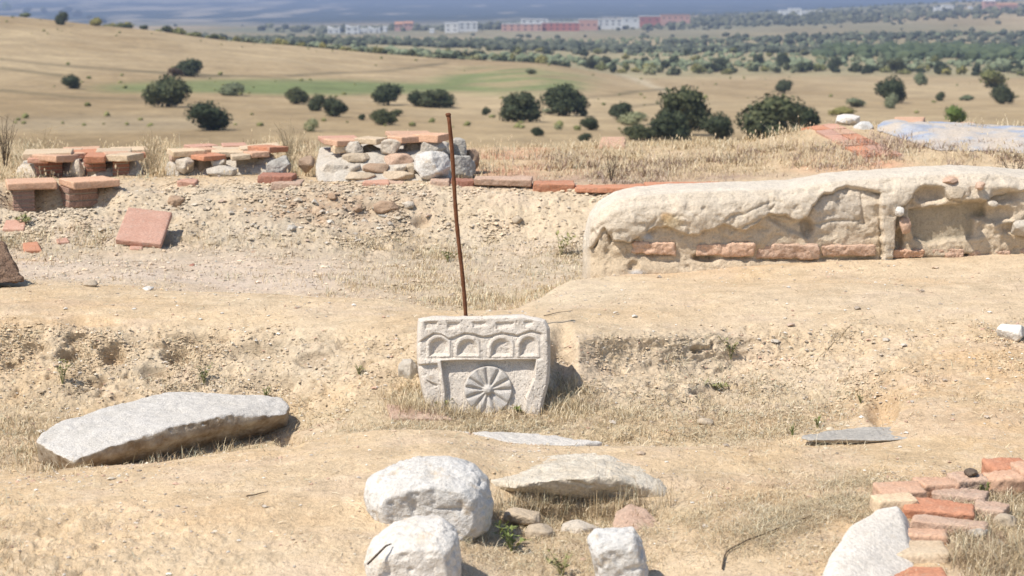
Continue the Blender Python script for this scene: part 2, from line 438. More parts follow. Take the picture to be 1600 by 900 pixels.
def gz(x, y):
    """ground height at x, y"""
    i = np.argmin((Pfl[:, 0] - x) ** 2 + (Pfl[:, 1] - y) ** 2); return float(Pfl[i, 2])

# ------------------------------------------------------------ far land: valley, fields, plain
UK2 = np.array([-700, 0, 200, 400, 600, 700, 850, 1000, 1200, 1400, 1600, 2300], float)
def frow(v, Y):
    v = np.asarray(v, float) * np.ones(len(UK2)); return unp(UK2, v, Y)
def frz(z, Y):
    Pp = unp(UK2, 450, Y * np.ones(len(UK2))); Pp[:, 2] = z; return Pp
W0 = frz(-3.2, 14.0); W0[:, 1] = -60; W0[:, 0] = np.linspace(-60, 60, len(UK2))
W1 = frz(-3.2, 14.0); W1[:, 0] = np.linspace(-60, 60, len(UK2))
#            -700   0   200  400  600  700  850  1000 1200 1400 1600 2300
frows = [W0, W1, frz(-4.2, 24), frz(-8.5, 60), frz(-12.2, 120),
 frow([206, 206, 205, 205, 206, 207, 208, 210, 212, 210, 208, 208], 190),
 frow([140, 142, 150, 156, 162, 166, 168, 172, 176, 176, 176, 176], 270),
 frow([ 85,  92, 108, 122, 136, 142, 130, 148, 150, 152, 152, 152], 370),
 frow([ 40,  48,  66,  88, 105, 113, 104, 133, 134, 136, 138, 138], 450),
 frow([ 10,  21,  42,  66,  84,  92,  98, 126, 125, 126, 128, 128], 520),
 frow([ 22,  30,  50,  72,  88,  95, 104, 122, 120, 120, 122, 122], 580),
 frow([ 58,  62,  68,  74,  80,  83,  88,  96,  96,  96,  96,  96], 760),
 frow([ 60,  60,  62,  64,  66,  70,  72,  76,  74,  74,  76,  76], 1100),
 frow([ 55,  54,  54,  55,  56,  58,  56,  55,  50,  44,  42,  38], 1600),
 frow([ 46,  45,  45,  46,  46,  46,  44,  40,  30,  24,  16,   8], 2300),
 frow([ 42,  40,  40,  42,  42,  40,  34,  26,  18,   8,   0, -10], 3200),
 frow([ 38,  36,  36,  36,  34,  32,  30,  26,  22,  14,   4,  -4], 3900),
 frow([ 28,  26,  26,  26,  24,  23,  22,  20,  18,  12,   6,   0], 5200),
 frow([  8,   6,   6,   6,   6,   6,   5,   5,   4,   2,   0,  -5], 8000),
 frow([-16, -16, -16, -16, -16, -16, -16, -16, -16, -18, -20, -22], 13000),
 frow([-34]*12, 22000)]
UKK = UK2
seg2 = [2, 3, 8, 10, 26, 34, 34, 26, 20, 10, 16, 26, 26, 24, 16, 12, 16, 20, 12, 8]
u2 = np.linspace(-700, 2300, 420)
F_ = resample(np.array(frows), seg2, 420, u2)
F_ = blur_rows(F_, 5); F_[:, :, 2] = blur_cols(F_[:, :, 2], 30)
FU, FV = proj(F_)
Yf = F_[..., 1]
F_[..., 2] += fbm(F_, .02, 3, 5) * np.clip(Yf / 300, 0, 1) * .8 * (Yf < 1200) + fbm(F_, .0035, 3, 6) * np.clip((Yf - 900) / 1000, 0, 1) * 5
nf1 = fbm(F_ * np.array([1, .35, 1]), .02, 4, 61); nf2 = fbm(F_, .09, 3, 62); nf3 = fbm(F_ * np.array([1, .3, 0]), .004, 4, 63)
straw = np.array([.30, .215, .115]); straw2 = np.array([.42, .318, .185]); fgreen = np.array([.175, .20, .08]); scrub = np.array([.30, .265, .15])
wood = np.array([.03, .042, .028]); palef = np.array([.40, .34, .24])
FC = straw + (straw2 - straw) * np.clip(.5 + 1.3 * nf1 + .5 * nf2, 0, 1)[..., None]
gw = FV + nf1 * 5
gb = (ell(FU, gw, 370, 134, 250, 9, .45) * smooth(100, 200, FU) + ell(FU, gw, 560, 141, 180, 8, .45) + ell(FU, gw, 800, 128, 120, 24, .35) * (.55 + 1.2 * nf2)) * (Yf > 240) * (Yf < 560)
FC = blend(FC, gb * .9, fgreen)
trk = np.exp(-(linedist(FU, FV, [(960, 112), (1005, 128), (1040, 143)]) / 4) ** 2) * (Yf < 600)
FC = blend(FC, trk * .6, palef * 1.25)
for pts in ([(0, 92), (60, 101), (200, 112), (330, 120), (430, 121), (560, 115), (700, 98)], [(0, 106), (100, 118)], [(0, 138), (130, 150), (170, 152), (280, 158)], [(920, 152), (1040, 140)], [(980, 168), (1050, 160)]):
    FC = blend(FC, np.exp(-(linedist(FU, FV, pts) / 2.0) ** 2) * (Yf < 560) * (.7 + .6 * nf2), np.array([.15, .12, .065]))
FC = blend(FC, ell(FU, FV, 160, 195, 200, 14, .5) * (Yf < 300) * .45, np.array([.33, .27, .18]))
beltw = smooth(540, 620, Yf) * (1 - smooth(1000, 1400, Yf))
FC = blend(FC, beltw * (.75 + .3 * nf2), scrub)
midw = smooth(1000, 1400, Yf) * (1 - smooth(3600, 4200, Yf))
FC = blend(FC, midw * np.clip(.7 + 1.2 * nf3, 0, 1), scrub * np.array([.62, .68, .75]))
farw = smooth(3300, 4200, Yf)
pf = smooth(.0, .35, fbm(F_ * np.array([1, .22, 0]), .009, 4, 66) * 1.2 + .22 * fbm(F_ * np.array([.5, 1, 0]), .0015, 2, 67) + .12 - .42 * smooth(330, 560, FU) + .25 * smooth(9, 0, FV) * smooth(560, 300, FU))
FC = blend(FC, farw, wood)
FC = blend(FC, farw * pf * .8, palef * .95)
M['far'] = attr_mat('dry fields', grain=.8, fine=.34, bumpd=.12, mid=.11, midamt=.24, bumpm=.4)
i2 = np.arange(F_.shape[0] * 420).reshape(-1, 420)
Ff = np.stack([i2[:-1, :-1], i2[:-1, 1:], i2[1:, 1:], i2[1:, :-1]], -1).reshape(-1, 4)
far_me = mesh_np('far', F_.reshape(-1, 3), Ff, True, FC.reshape(-1, 3).clip(0, 1))
add('hillside', far_me, M['far'], kind='structure')
FU, FV = proj(F_); FUf, FVf, FPf = FU.ravel(), FV.ravel(), F_.reshape(-1, 3)
def fat(u, v, ymin=100, ymax=99999):
    """nearest visible far-land point under a photo pixel (bilinear by columns)"""
    j = int(np.clip(round((u + 700) / (3000 / 419)), 0, 419))
    vv = FV[:, j]; yy = F_[:, j, 1]
    for i in range(len(vv) - 1):
        if yy[i] < ymin or yy[i] > ymax: continue
        if vv[i] >= v >= vv[i + 1]:
            t = (vv[i] - v) / (vv[i] - vv[i + 1] + 1e-9)
            p = F_[i, j] * (1 - t) + F_[i + 1, j] * t
            q = p.copy(); q[0] = (u - 800) / FPX * (p[1] * CT - (p[2] - CAMZ) * ST)
            return q
    m = (yy >= ymin) & (yy <= ymax)
    return F_[m, j][np.argmin(np.abs(vv[m] - v))].copy()

# ------------------------------------------------------------ haze
def box_mesh(x0, x1, y0, y1, z0, z1, name='box'):
    V = [(x, y, z) for z in (z0, z1) for y in (y0, y1) for x in (x0, x1)]
    F = [(0, 2, 3, 1), (4, 5, 7, 6), (0, 1, 5, 4), (2, 6, 7, 3), (0, 4, 6, 2), (1, 3, 7, 5)]
    return mesh_np(name, np.array(V, float), np.array(F), False)
hm = bpy.data.materials.new('haze'); hm.use_nodes = True
hnt = hm.node_tree
for n in list(hnt.nodes): hnt.nodes.remove(n)
ho = hnt.nodes.new('ShaderNodeOutputMaterial'); hv = hnt.nodes.new('ShaderNodeVolumePrincipled')
hv.inputs['Color'].default_value = (.46, .56, .80, 1); hv.inputs['Density'].default_value = 0.00018; hv.inputs['Anisotropy'].default_value = 0.0
hnt.links.new(hv.outputs[0], ho.inputs['Volume'])
zb = float(F_[..., 2].min()) - 3
hx = float(np.abs(F_[..., 0]).max()) + 50
add('haze', box_mesh(-hx, hx, -80, 22100, zb, 3.0, 'haze'), hm, kind='stuff')

# ------------------------------------------------------------ stones, bricks, walls
def smat(*a, **k):
    M[a[0]] = stone_mat(*a, **k); return M[a[0]]
smat('white limestone', (.62, .58, .515), (.74, .71, .66), (.52, .41, .28), 5, .006, .95)
smat('granite', (.58, .545, .485), (.68, .645, .59), (.40, .35, .29), 9, .003, .4, grain=170, fine=.5)
smat('carved stone', (.66, .60, .525), (.75, .695, .62), (.44, .36, .27), 6, .0035, .7, grain=260, fine=.5)
smat('tan stone', (.46, .37, .265), (.56, .465, .345), (.36, .27, .18), 8, .005, .5)
smat('sandy stone', (.64, .54, .40), (.75, .67, .54), (.50, .36, .22), 8, .006, .5)
smat('grey stone', (.38, .35, .305), (.50, .465, .405), (.2, .18, .16), 9, .005, .5)
smat('brown stone', (.36, .245, .165), (.47, .345, .24), (.27, .18, .12), 9, .005, .5)
smat('pale mortar', (.54, .47, .38), (.62, .56, .47), (.43, .35, .25), 8, .006, .5)
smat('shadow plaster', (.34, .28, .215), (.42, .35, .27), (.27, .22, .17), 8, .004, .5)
smat('orange terracotta', (.52, .225, .125), (.60, .30, .185), (.44, .33, .24), 10, .003, .6)
smat('pink terracotta', (.52, .285, .20), (.60, .365, .27), (.55, .45, .36), 10, .003, .5)
smat('pale terracotta', (.59, .355, .23), (.65, .42, .285), (.58, .47, .35), 7, .003, .5)
smat('cream terracotta', (.62, .46, .30), (.66, .53, .37), (.50, .32, .21), 6, .003, .35)
smat('red brick', (.36, .165, .115), (.45, .225, .155), (.42, .34, .27), 14, .004, .5)
smat('cream mortar', (.72, .645, .54), (.80, .73, .635), (.52, .44, .34), 8, .004, .5)
smat('dusty brick', (.57, .37, .26), (.66, .47, .34), (.62, .53, .42), 9, .005, .6)
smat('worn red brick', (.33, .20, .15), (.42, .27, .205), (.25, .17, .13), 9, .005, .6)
smat('worn brick', (.52, .345, .245), (.60, .435, .325), (.53, .44, .33), 10, .005, .7)
smat('dark earth', (.12, .09, .07), (.2, .15, .11), None, 9, .01)
smat('red rubble', (.20, .125, .085), (.33, .22, .15), (.45, .36, .26), 20, .012, .5)

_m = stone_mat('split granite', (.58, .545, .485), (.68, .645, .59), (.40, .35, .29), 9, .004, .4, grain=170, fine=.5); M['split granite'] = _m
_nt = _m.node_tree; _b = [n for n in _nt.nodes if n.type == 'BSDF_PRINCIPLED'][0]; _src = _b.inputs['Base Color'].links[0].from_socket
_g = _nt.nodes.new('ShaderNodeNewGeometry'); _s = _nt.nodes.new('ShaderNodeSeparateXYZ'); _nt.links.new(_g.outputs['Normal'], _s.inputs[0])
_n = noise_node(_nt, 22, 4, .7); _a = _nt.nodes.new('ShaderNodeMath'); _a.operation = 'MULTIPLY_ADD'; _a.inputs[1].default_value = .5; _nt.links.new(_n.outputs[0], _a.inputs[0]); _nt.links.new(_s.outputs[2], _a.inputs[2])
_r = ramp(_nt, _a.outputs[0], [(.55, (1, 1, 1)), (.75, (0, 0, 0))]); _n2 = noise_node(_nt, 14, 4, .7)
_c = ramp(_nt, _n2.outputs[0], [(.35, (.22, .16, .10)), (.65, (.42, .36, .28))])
_nt.links.new(mixc(_nt, _r.outputs[0], _src, _c.outputs[0]), _b.inputs['Base Color'])   # steep and downward faces are mixed towards a mottled brown
def displaced(me, seed, amp, scale, crack=0, facet=0, fine=.25, pits=0):
    co, no = mesh_arrays(me)
    q = co + seed * 3.7
    d = fbm(q, scale, 4, seed) * amp + fbm(q, scale * 5, 3, seed + 5) * amp * fine
    if pits: d = d - smooth(.60, .80, vnoise(q, 48, seed + 11)) * pits + fbm(q, 34, 3, seed + 13, .7) * pits * .7
    if crack: d = d - smooth(.86, .97, ridged(q * np.array([1, 1, 1.5]), scale * 1.2, 2, seed + 9)) * crack
    if facet: d = d + (np.round(vnoise(q, scale * .9, seed + 7) * 4) / 4 - .5) * facet
    set_co(me, co + no * d[:, None]); return me
def superpts(rng, n, p):
    out = []
    for _ in range(n):
        d = np.array([rng.gauss(0, 1) for _ in range(3)]); d /= np.linalg.norm(d) + 1e-9
        out.append(d / (np.sum(np.abs(d) ** p) ** (1 / p)))
    return np.array(out)
def rock_mesh(u0, v0, u1, v1, Y, depth, seed, p=3.5, n=15, vox=None, amp=None, rz=0, crack=0, top_flat=0):
    """stone that fills the photo box u0..u1, v0..v1 at distance Y"""
    rng = random.Random(seed)
    if Y is None: Y = float(at((u0 + u1) / 2, v1 - 2)[1]) + depth * .2      # resting on the ground
    a = unp(u0, (v0 + v1) / 2, Y); b = unp(u1, (v0 + v1) / 2, Y)
    t = unp((u0 + u1) / 2, v0, Y); l = unp((u0 + u1) / 2, v1, Y)
    w, h = b[0] - a[0], t[2] - l[2]
    # a stone seen from a little above: part of the box height is its top
    h = max(h - depth * .5 * (CAMZ - t[2]) / Y, h * .6)
    pts = superpts(rng, n, p)
    pts = np.concatenate([pts, superpts(rng, n // 2, p) * .97])
    if top_flat: pts[:, 2] = np.minimum(pts[:, 2], 1 - top_flat)
    mn, mx = pts.min(0), pts.max(0)
    pts = (pts - mn) / (mx - mn) - .5
    c, s = math.cos(rz), math.sin(rz)
    pts = pts * np.array([w, depth, h])
    pts[:, 1] += pts[:, 0] * math.tan(rz)
    cen = np.array([(a[0] + b[0]) / 2, Y, l[2] + h / 2])
    big = max(w, h, depth)
    if vox is None: vox = max(big / 60, .004)
    me = remesh(hull_mesh(pts + cen), vox, 3)
    return displaced(me, seed, (amp if amp is not None else .05) * min(w, h) * 1.3, 2.2 / big, crack)
def rock(name, box, Y, depth, seed, mat, label=None, cat='stone', parent=None, group=None, ploc=None, **k):
    me = rock_mesh(*box, Y, depth, seed, **k)
    if parent is not None:
        co, _ = mesh_arrays(me); set_co(me, co - np.array(parent.location)); return add(name, me, M[mat], parent)
    return add(name, me, M[mat], None, None, label, cat, group, recenter=True)

def outline_rock(name, outline, Y, depth, mat, label, cat='stone', seed=1, amp=.008, scale=7, vox=.006, crack=.003, ztop=.6, lean=0):
    """stone whose middle section has the given photo outline"""
    o = np.array(outline, float); c = o.mean(0)
    pts = []
    for k, dy in ((.72, -.5), (.90, -.36), (1.0, -.1), (1.0, .1), (.9, .36), (.7, .5)):
        q = c + (o - c) * k
        if dy < 0: q[:, 1] += (c[1] - q[:, 1]).clip(0, None) * (1 - ztop) * -dy
        P_ = unp(q[:, 0], q[:, 1], Y); P_[:, 1] += dy * depth; pts.append(P_)
    me = remesh(hull_mesh(np.concatenate(pts)), vox, 6); displaced(me, seed, amp, scale, crack, pits=.005)
    return add(name, me, M[mat], None, None, label, cat, recenter=True)
def bevel_box(w, d, h, jit=0, seed=0, bev=.004, worn=0):
    """box with worn edges, origin at the middle of its top face"""
    bm = bmesh.new(); bmesh.ops.create_cube(bm, size=1)
    rng = random.Random(seed)
    for v in bm.verts:
        v.co = Vector((v.co.x * w, v.co.y * d, (v.co.z - .5) * h)) + Vector([rng.uniform(-jit, jit) for _ in range(3)])
    if worn:
        me = bpy.data.meshes.new('t'); bm.to_mesh(me); bm.free()
        me = remesh(me, max(min(w, d, h) / 9, .0033), 1)
        return displaced(me, seed, worn, 9 / max(w, d, h) , fine=.5)
    bmesh.ops.bevel(bm, geom=list(bm.edges), offset=bev, segments=2, affect='EDGES', profile=.6)
    me = bpy.data.meshes.new('brick'); bm.to_mesh(me); bm.free()
    return me
def tile(cu, cv, Y, s, phi, mat, label, thick=.040, tilt=(0, 0), s2=None, seed=0, name='terracotta_tile', cat='tile', jit=.004, worn=.0022, group=None):
    """square tile whose near top corner shows at photo point cu, cv; phi turns it"""
    s2 = s2 or s; thick *= 1.15
    me = bevel_box(s, s2, thick, jit, seed, worn=worn)
    c = unp(cu, cv, Y); ph = R(phi)
    ex = np.array([math.cos(ph), math.sin(ph), 0]); ey = np.array([-math.sin(ph), math.cos(ph), 0])
    p = c + ex * s / 2 + ey * s2 / 2
    o = add(name, me, M[mat], None, p.tolist(), label, cat, group)
    o.rotation_euler = (R(tilt[0]), R(tilt[1]), ph)
    return o
def plate(name, quad, thick, mat, label, cat='tile', worn=.0015, group=None, parent=None):
    """flat slab through photo points (u, v, Y), given thickness downwards/backwards"""
    q = [unp(*c) if len(c) > 2 else at(*c) + np.array([0, 0, .012]) for c in quad]
    n = np.cross(q[1] - q[0], q[2] - q[0]); n /= np.linalg.norm(n)
    if n[1] > 0 or n[2] < -.2: n = -n
    if n[2] < 0 and abs(n[1]) < .5: n = -n
    pts = q + [c - n * thick for c in q]
    me = hull_mesh(pts)
    if worn is not None:
        me = remesh(me, max(thick / 5, .004), 1); displaced(me, int(quad[0][0]), worn, 12)
    if parent is not None:
        co, _ = mesh_arrays(me); set_co(me, co - np.array(parent.location)); return add(name, me, M[mat], parent)
    return add(name, me, M[mat], None, None, label, cat, group, recenter=True)

# --- carved block -------------------------------------------------------------
def carve(zx, zy):
    """relief height in metres at block coordinates (quarter photo pixels from (550,450))"""
    h = np.zeros_like(zx)
    wob = fbm(np.stack([zx / 100, zy / 100, zx * 0], -1), 1.1, 3, 8) * 7
    x, y = zx + wob, zy + wob * .7
    # ledge: lower recessed panel
    bot = polysdf(x, y, [(548, 448), (800, 441), (1158, 436), (1150, 560), (1098, 680), (1060, 900), (585, 900), (566, 560)])
    h -= np.interp(y, [430, 560, 780], [.044, .030, .016]) * smooth(3, -9, bot)
    left = polysdf(x, y, [(380, 470), (525, 462), (548, 520), (552, 600), (570, 900), (380, 900)])
    h -= np.interp(y, [460, 700], [.016, .008]) * smooth(3, -9, left)
    tri = polysdf(x, y, [(455, 572), (528, 600), (525, 612), (500, 612)])
    h -= .012 * smooth(4, -10, tri)
    # arch zone slightly lower than the top band, with a scalloped upper edge
    sc = np.interp(x, [400, 440, 500, 555, 600, 640, 700, 760, 820, 870, 935, 1000, 1035, 1075, 1125, 1180, 1300],
                   [330, 300, 268, 274, 300, 290, 264, 272, 292, 284, 265, 272, 280, 262, 248, 262, 300])
    zone = smooth(-2, 9, y - sc)
    h -= .008 * zone * smooth(1215, 1180, x) * smooth(400, 425, x) * smooth(450, 425, y)
    # soft groove just under the scallop line
    h -= .004 * np.exp(-((y - sc - 8) / 8) ** 2) * smooth(1200, 1170, x)
    # four arches: raised rounded rims with a hollow each
    for cx, l, r, top in ((540, 472, 604, 300), (722, 655, 792, 306), (925, 868, 1008, 302), (1112, 1048, 1176, 288)):
        ca = (l + r) / 2; wa = (r - l) / 2 + 13; ys = top + wa - 22
        rim = np.maximum(np.where(y < ys, np.hypot(x - ca, y - ys) - wa, np.abs(x - ca) - wa), y - 425)
        h += .005 * smooth(12, -6, rim) * smooth(440, 415, y)
        wb_ = (r - l) / 2 - 1; yb = top + wb_
        hol = np.where(y < yb, np.hypot(x - ca, y - yb) - wb_, np.maximum(np.abs(x - ca) - wb_, y - 418))
        h -= .021 * smooth(4, -24, hol) * np.interp(x, [l, r], [1.1, .5])
        h -= .003 * np.exp(-((x - r - 10) / 7) ** 2) * smooth(310, 340, y) * smooth(440, 415, y)
    # row of shallow rectangular sockets along the top
    for l, r, t, b in ((442, 524, 196, 240), (586, 668, 198, 238), (752, 838, 198, 226), (900, 1020, 200, 236), (1080, 1140, 192, 222)):
        s_ = polysdf(x, y, [(l, t + 4), (l + 14, t), (r, t + 2), (r - 4, b), (l + 6, b + 6)])
        h -= .009 * smooth(8, -12, s_) * (1 - .75 * smooth(l, r, x) * smooth(t, b, y))
    # general wear
    h += fbm(np.stack([zx / 100, zy / 100, zx * 0], -1), .8, 4, 3) * .006
    return h
MPZ = 7.6 / 3000 / 4
def outline_l(y): return np.interp(y, [165, 190, 260, 400, 520, 600, 700, 760, 860], [416, 406, 402, 400, 408, 424, 446, 460, 478])
def outline_r(y): return np.interp(y, [165, 190, 240, 400, 520, 600, 680, 760, 860], [1198, 1222, 1246, 1250, 1248, 1238, 1216, 1200, 1180])
nx, nz, kx = 330, 240, 14
ex = np.arange(-kx, nx + kx + 1); ez = np.arange(-kx, nz + kx + 1)
EX, EZ = np.meshgrid(ex, ez)
sx = np.clip(EX / nx, 0, 1); sz = np.clip(EZ / nz, 0, 1)
topl = np.interp(sx, [0, .1, .35, .6, .85, 1], [182, 168, 164, 160, 154, 186])
zy = topl + sz * (860 - topl)
zx = outline_l(zy) + sx * (outline_r(zy) - outline_l(zy))
H_ = carve(zx, zy)
edge = np.minimum(np.minimum(zx - outline_l(zy), outline_r(zy) - zx), (zy - topl) * 1.2)
H_ -= .016 * (1 - smooth(0, 26, edge)) ** 2
ox = np.where(EX < 0, EX, np.where(EX > nx, EX - nx, 0)); oz = np.where(EZ < 0, EZ, np.where(EZ > nz, EZ - nz, 0))
back = np.maximum(np.abs(ox), np.abs(oz)) / kx
bx = (zx - 830) * MPZ + np.sign(ox) * .006 * np.sin(np.clip(back, 0, .5) * math.pi)
bz = (860 - zy) * MPZ - np.sign(oz) * .004 * np.sin(np.clip(back, 0, .5) * math.pi)
by = -H_ + np.where(back > 0, .004 + .19 * back ** 1.3, 0)
BV = np.stack([bx, by, bz], -1)
gn = fbm(BV, 60, 3, 5) * .0016 - smooth(.70, .82, vnoise(BV, 130, 6)) * .0022 + fbm(BV, 9, 3, 4) * np.where(back > 0, .008, .002)
BV[..., 1] -= gn; BV[..., 2] += gn * (oz < 0)
bi = np.arange(BV.shape[0] * BV.shape[1]).reshape(BV.shape[:2])
BF = np.stack([bi[:-1, :-1], bi[1:, :-1], bi[1:, 1:], bi[:-1, 1:]], -1).reshape(-1, 4)
ring = np.concatenate([bi[0, :], bi[1:, -1], bi[-1, -2::-1], bi[-2:0:-1, 0]])[None, :]
blk = empty('carved_stone_block', unp(757.5, 640, 7.60).tolist(), 'grey carved stone block with four arches above a wheel rosette, leaning on the earth bank', 'carved stone')
blk.location.z -= .065; blk.location.x = float(unp(757.5, 640, 7.6)[0])
body = add('block_body', mesh_np('block_body', BV.reshape(-1, 3), [BF, ring]), M['carved stone'], blk)
# rosette on the recessed panel
nr_, na_ = 46, 200
rr = np.linspace(0, 1, nr_)[:, None]; aa = np.linspace(0, 2 * math.pi, na_, endpoint=False)[None, :]
cxr, czr, Rr = 852, 636, 160
petal = np.array([math.radians(a) for a in (95, 118, 62, 148, 28, 172, 2, 200, 232, 262, 292, 325)])
dmin = np.full(aa.shape, 9.0)
for p_ in petal: dmin = np.minimum(dmin, np.abs((aa - p_ + math.pi) % (2 * math.pi) - math.pi))
hr = .030 * (1 - smooth(.93, 1.0, rr) * 1.0) - .002 * rr
hr = hr + .006 * smooth(0, .16, dmin * rr) * smooth(.15, .5, rr) * smooth(1.0, .9, rr) - .006 * np.exp(-(dmin * rr / .045) ** 2) * smooth(.12, .3, rr) * smooth(1.0, .85, rr)
hr = hr + .009 * np.exp(-(rr / .16) ** 4) - .005 * np.exp(-((rr - .2) / .06) ** 2) - .010 * smooth(1.0, .2, rr) * smooth(.18, .3, rr) * .6
rx = (cxr - 830 + Rr * rr * np.cos(aa)) * MPZ; rz_ = (860 - czr + Rr * rr * np.sin(aa) * 1.0) * MPZ
RV = np.stack([rx + 0 * hr, .040 - hr - .004, rz_ + 0 * hr], -1)
RV[..., 1] -= fbm(RV, 60, 3, 15) * .0015 + fbm(RV, 12, 2, 16) * .004
RV = np.concatenate([RV, RV[-1:] + np.array([0, .03, 0])])
ri = np.arange(RV.shape[0] * na_).reshape(-1, na_); rj = np.roll(ri, -1, 1)
RF = np.stack([ri[:-1], rj[:-1], rj[1:], ri[1:]], -1).reshape(-1, 4)
add('rosette', mesh_np('rosette', RV.reshape(-1, 3), [RF, ri[-1][None, :]]), M['carved stone'], blk)
blk.rotation_euler = (R(-11), R(0.4), R(2))

# --- iron rod -------------------------------------------------------------------
def tube(pts, rads, n=8, cap=True):
    pts = np.asarray(pts, float); V = []
    for i, p in enumerate(pts):
        d = pts[min(i + 1, len(pts) - 1)] - pts[max(i - 1, 0)]; d /= np.linalg.norm(d) + 1e-9
        a = np.cross(d, [0, 1, 0] if abs(d[1]) < .9 else [1, 0, 0]); a /= np.linalg.norm(a); b = np.cross(d, a)
        for k in range(n):
            t = 2 * math.pi * k / n; V.append(p + rads[i] * (math.cos(t) * a + math.sin(t) * b))
    F = []
    for i in range(len(pts) - 1):
        for k in range(n): F.append((i * n + k, i * n + (k + 1) % n, (i + 1) * n + (k + 1) % n, (i + 1) * n + k))
    caps = [np.array([list(range(n))[::-1]]), np.array([[(len(pts) - 1) * n + k for k in range(n)]])]
    return np.array(V), [np.array(F)] + (caps if cap else [])
smat('rust', (.13, .052, .026), (.21, .09, .045), (.07, .035, .022), 30, .001, .6)
smat('dark twig', (.07, .05, .035), (.13, .095, .065), None, 30, .001)
smat('dry twig', (.42, .33, .2), (.5, .4, .26), None, 30, .001)
p0 = unp(729, 515, 8.08); p1 = unp(700.5, 181, 8.0)
pts = [p0 + (p1 - p0) * t + np.array([.003 * math.sin(t * 9), 0, 0]) for t in np.linspace(-.08, 1, 40)]
V_, F_2 = tube(pts, [.0085 * (1 + .12 * math.sin(i * 2.3) * math.sin(i * .7)) for i in range(40)], 10)
rod = empty('iron_rod', pts[0].tolist(), 'thin rusty iron rod standing tilted behind the carved block', 'rod')
add('shaft', mesh_np('shaft', V_ - pts[0], F_2), M['rust'], rod)
V_, F_2 = tube([p1 - (p1 - p0) * .004, p1 + (p1 - p0) * .006, p1 + (p1 - p0) * .012], [.0085, .0125, .009], 10)
add('rod_tip', mesh_np('rod_tip', V_ - pts[0], F_2), M['rust'], rod)

# --- the big stones -------------------------------------------------------------------
def hullstone(name, groups, mat, label, cat='stone', vox=.012, amp=.006, scale=7, seed=1, crack=0, sm=3, facet=0, attrcol=None):
    me = hull_mesh(*[[unp(*p) for p in g] for g in groups])
    me = remesh(me, vox, sm); displaced(me, seed, amp, scale, crack, facet, pits=.003)
    return add(name, me, M[mat], None, None, label, cat, recenter=True)
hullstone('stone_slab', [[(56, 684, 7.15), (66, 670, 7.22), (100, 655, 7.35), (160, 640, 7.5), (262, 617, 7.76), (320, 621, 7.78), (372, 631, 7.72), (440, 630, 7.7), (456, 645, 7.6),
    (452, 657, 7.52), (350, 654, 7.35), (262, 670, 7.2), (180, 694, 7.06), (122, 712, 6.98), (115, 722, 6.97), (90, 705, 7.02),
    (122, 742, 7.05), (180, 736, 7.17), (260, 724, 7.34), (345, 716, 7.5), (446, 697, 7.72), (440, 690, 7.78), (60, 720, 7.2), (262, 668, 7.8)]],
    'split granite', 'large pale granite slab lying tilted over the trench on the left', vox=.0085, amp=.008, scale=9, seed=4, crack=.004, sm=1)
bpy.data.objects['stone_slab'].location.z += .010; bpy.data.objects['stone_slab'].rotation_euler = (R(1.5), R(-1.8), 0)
outline_rock('limestone_boulder', [(571, 775), (576, 752), (600, 736), (645, 722), (700, 719), (742, 730), (762, 750), (769, 785), (764, 822), (740, 842), (640, 850), (588, 830)], 5.88, .30, 'white limestone', 'larger rounded white limestone boulder, the upper of the two stacked at bottom centre', seed=21, amp=.014, crack=.006)
outline_rock('limestone_boulder', [(570, 875), (578, 848), (610, 824), (650, 815), (690, 815), (714, 832), (722, 880), (718, 935), (640, 950), (580, 940)], 5.34, .24, 'white limestone', 'smooth white limestone boulder with a dark twig on it, below the larger boulder', seed=33, amp=.010, crack=.003)
outline_rock('limestone_block', [(918, 842), (930, 828), (990, 825), (1003, 845), (1013, 890), (1005, 930), (940, 935), (930, 890)], 5.40, .15, 'white limestone', 'small squarish white stone set in dry grass at the bottom edge, right of the boulders', seed=12, amp=.010, crack=.005, vox=.005)
hullstone('ledge_stone', [[(748, 752, 6.28), (800, 730, 6.42), (862, 709, 6.55), (925, 706, 6.58), (985, 720, 6.52), (1045, 736, 6.42), (1072, 776, 6.25),
    (800, 764, 6.16), (835, 752, 6.14), (900, 748, 6.12), (960, 745, 6.14), (1010, 762, 6.16), (1062, 788, 6.2), (800, 774, 6.26), (870, 780, 6.22), (935, 784, 6.22), (1000, 786, 6.26), (1050, 790, 6.34)]],
    'sandy stone', 'long pale stone ledge jutting over a dark hollow, between boulders and dry grass', vox=.007, amp=.012, scale=8, seed=7, crack=.009, facet=.018)
hullstone('broken_brick_stone', [[(953, 835, 5.92), (962, 800, 6.0), (985, 786, 6.05), (1010, 795, 6.03), (1034, 822, 5.98), (1030, 840, 5.9), (990, 845, 5.85), (985, 820, 6.2), (1020, 830, 6.15)]],
    'worn brick', 'reddish wedge of broken brick below the pale stone ledge', vox=.005, amp=.004, scale=14, seed=9)
rock('rubble_stone', (786, 788, 846, 822), 6.05, .10, 41, 'tan stone', 'small tan stone under the left end of the pale ledge', p=3)
rock('rubble_stone', (818, 812, 866, 850), 5.97, .10, 42, 'tan stone', 'tan stone in the weeds just right of the larger boulder', p=3)
rock('rubble_stone', (872, 806, 938, 856), 6.02, .12, 43, 'pale mortar', 'pale crumbly stone in the hollow under the ledge', p=3)
hullstone('flat_stone', [[(736, 677, 7.05), (800, 678, 7.1), (870, 684, 7.1), (945, 694, 7.02), (890, 699, 6.92), (830, 699, 6.9), (775, 692, 6.92), (746, 684, 6.97), (740, 706, 7.0), (830, 720, 6.97), (935, 714, 7.0)]],
    'granite', 'thin flat whitish stone half buried at the edge of the grass below the carved block', vox=.006, amp=.007, scale=10, seed=11).location.z += .008
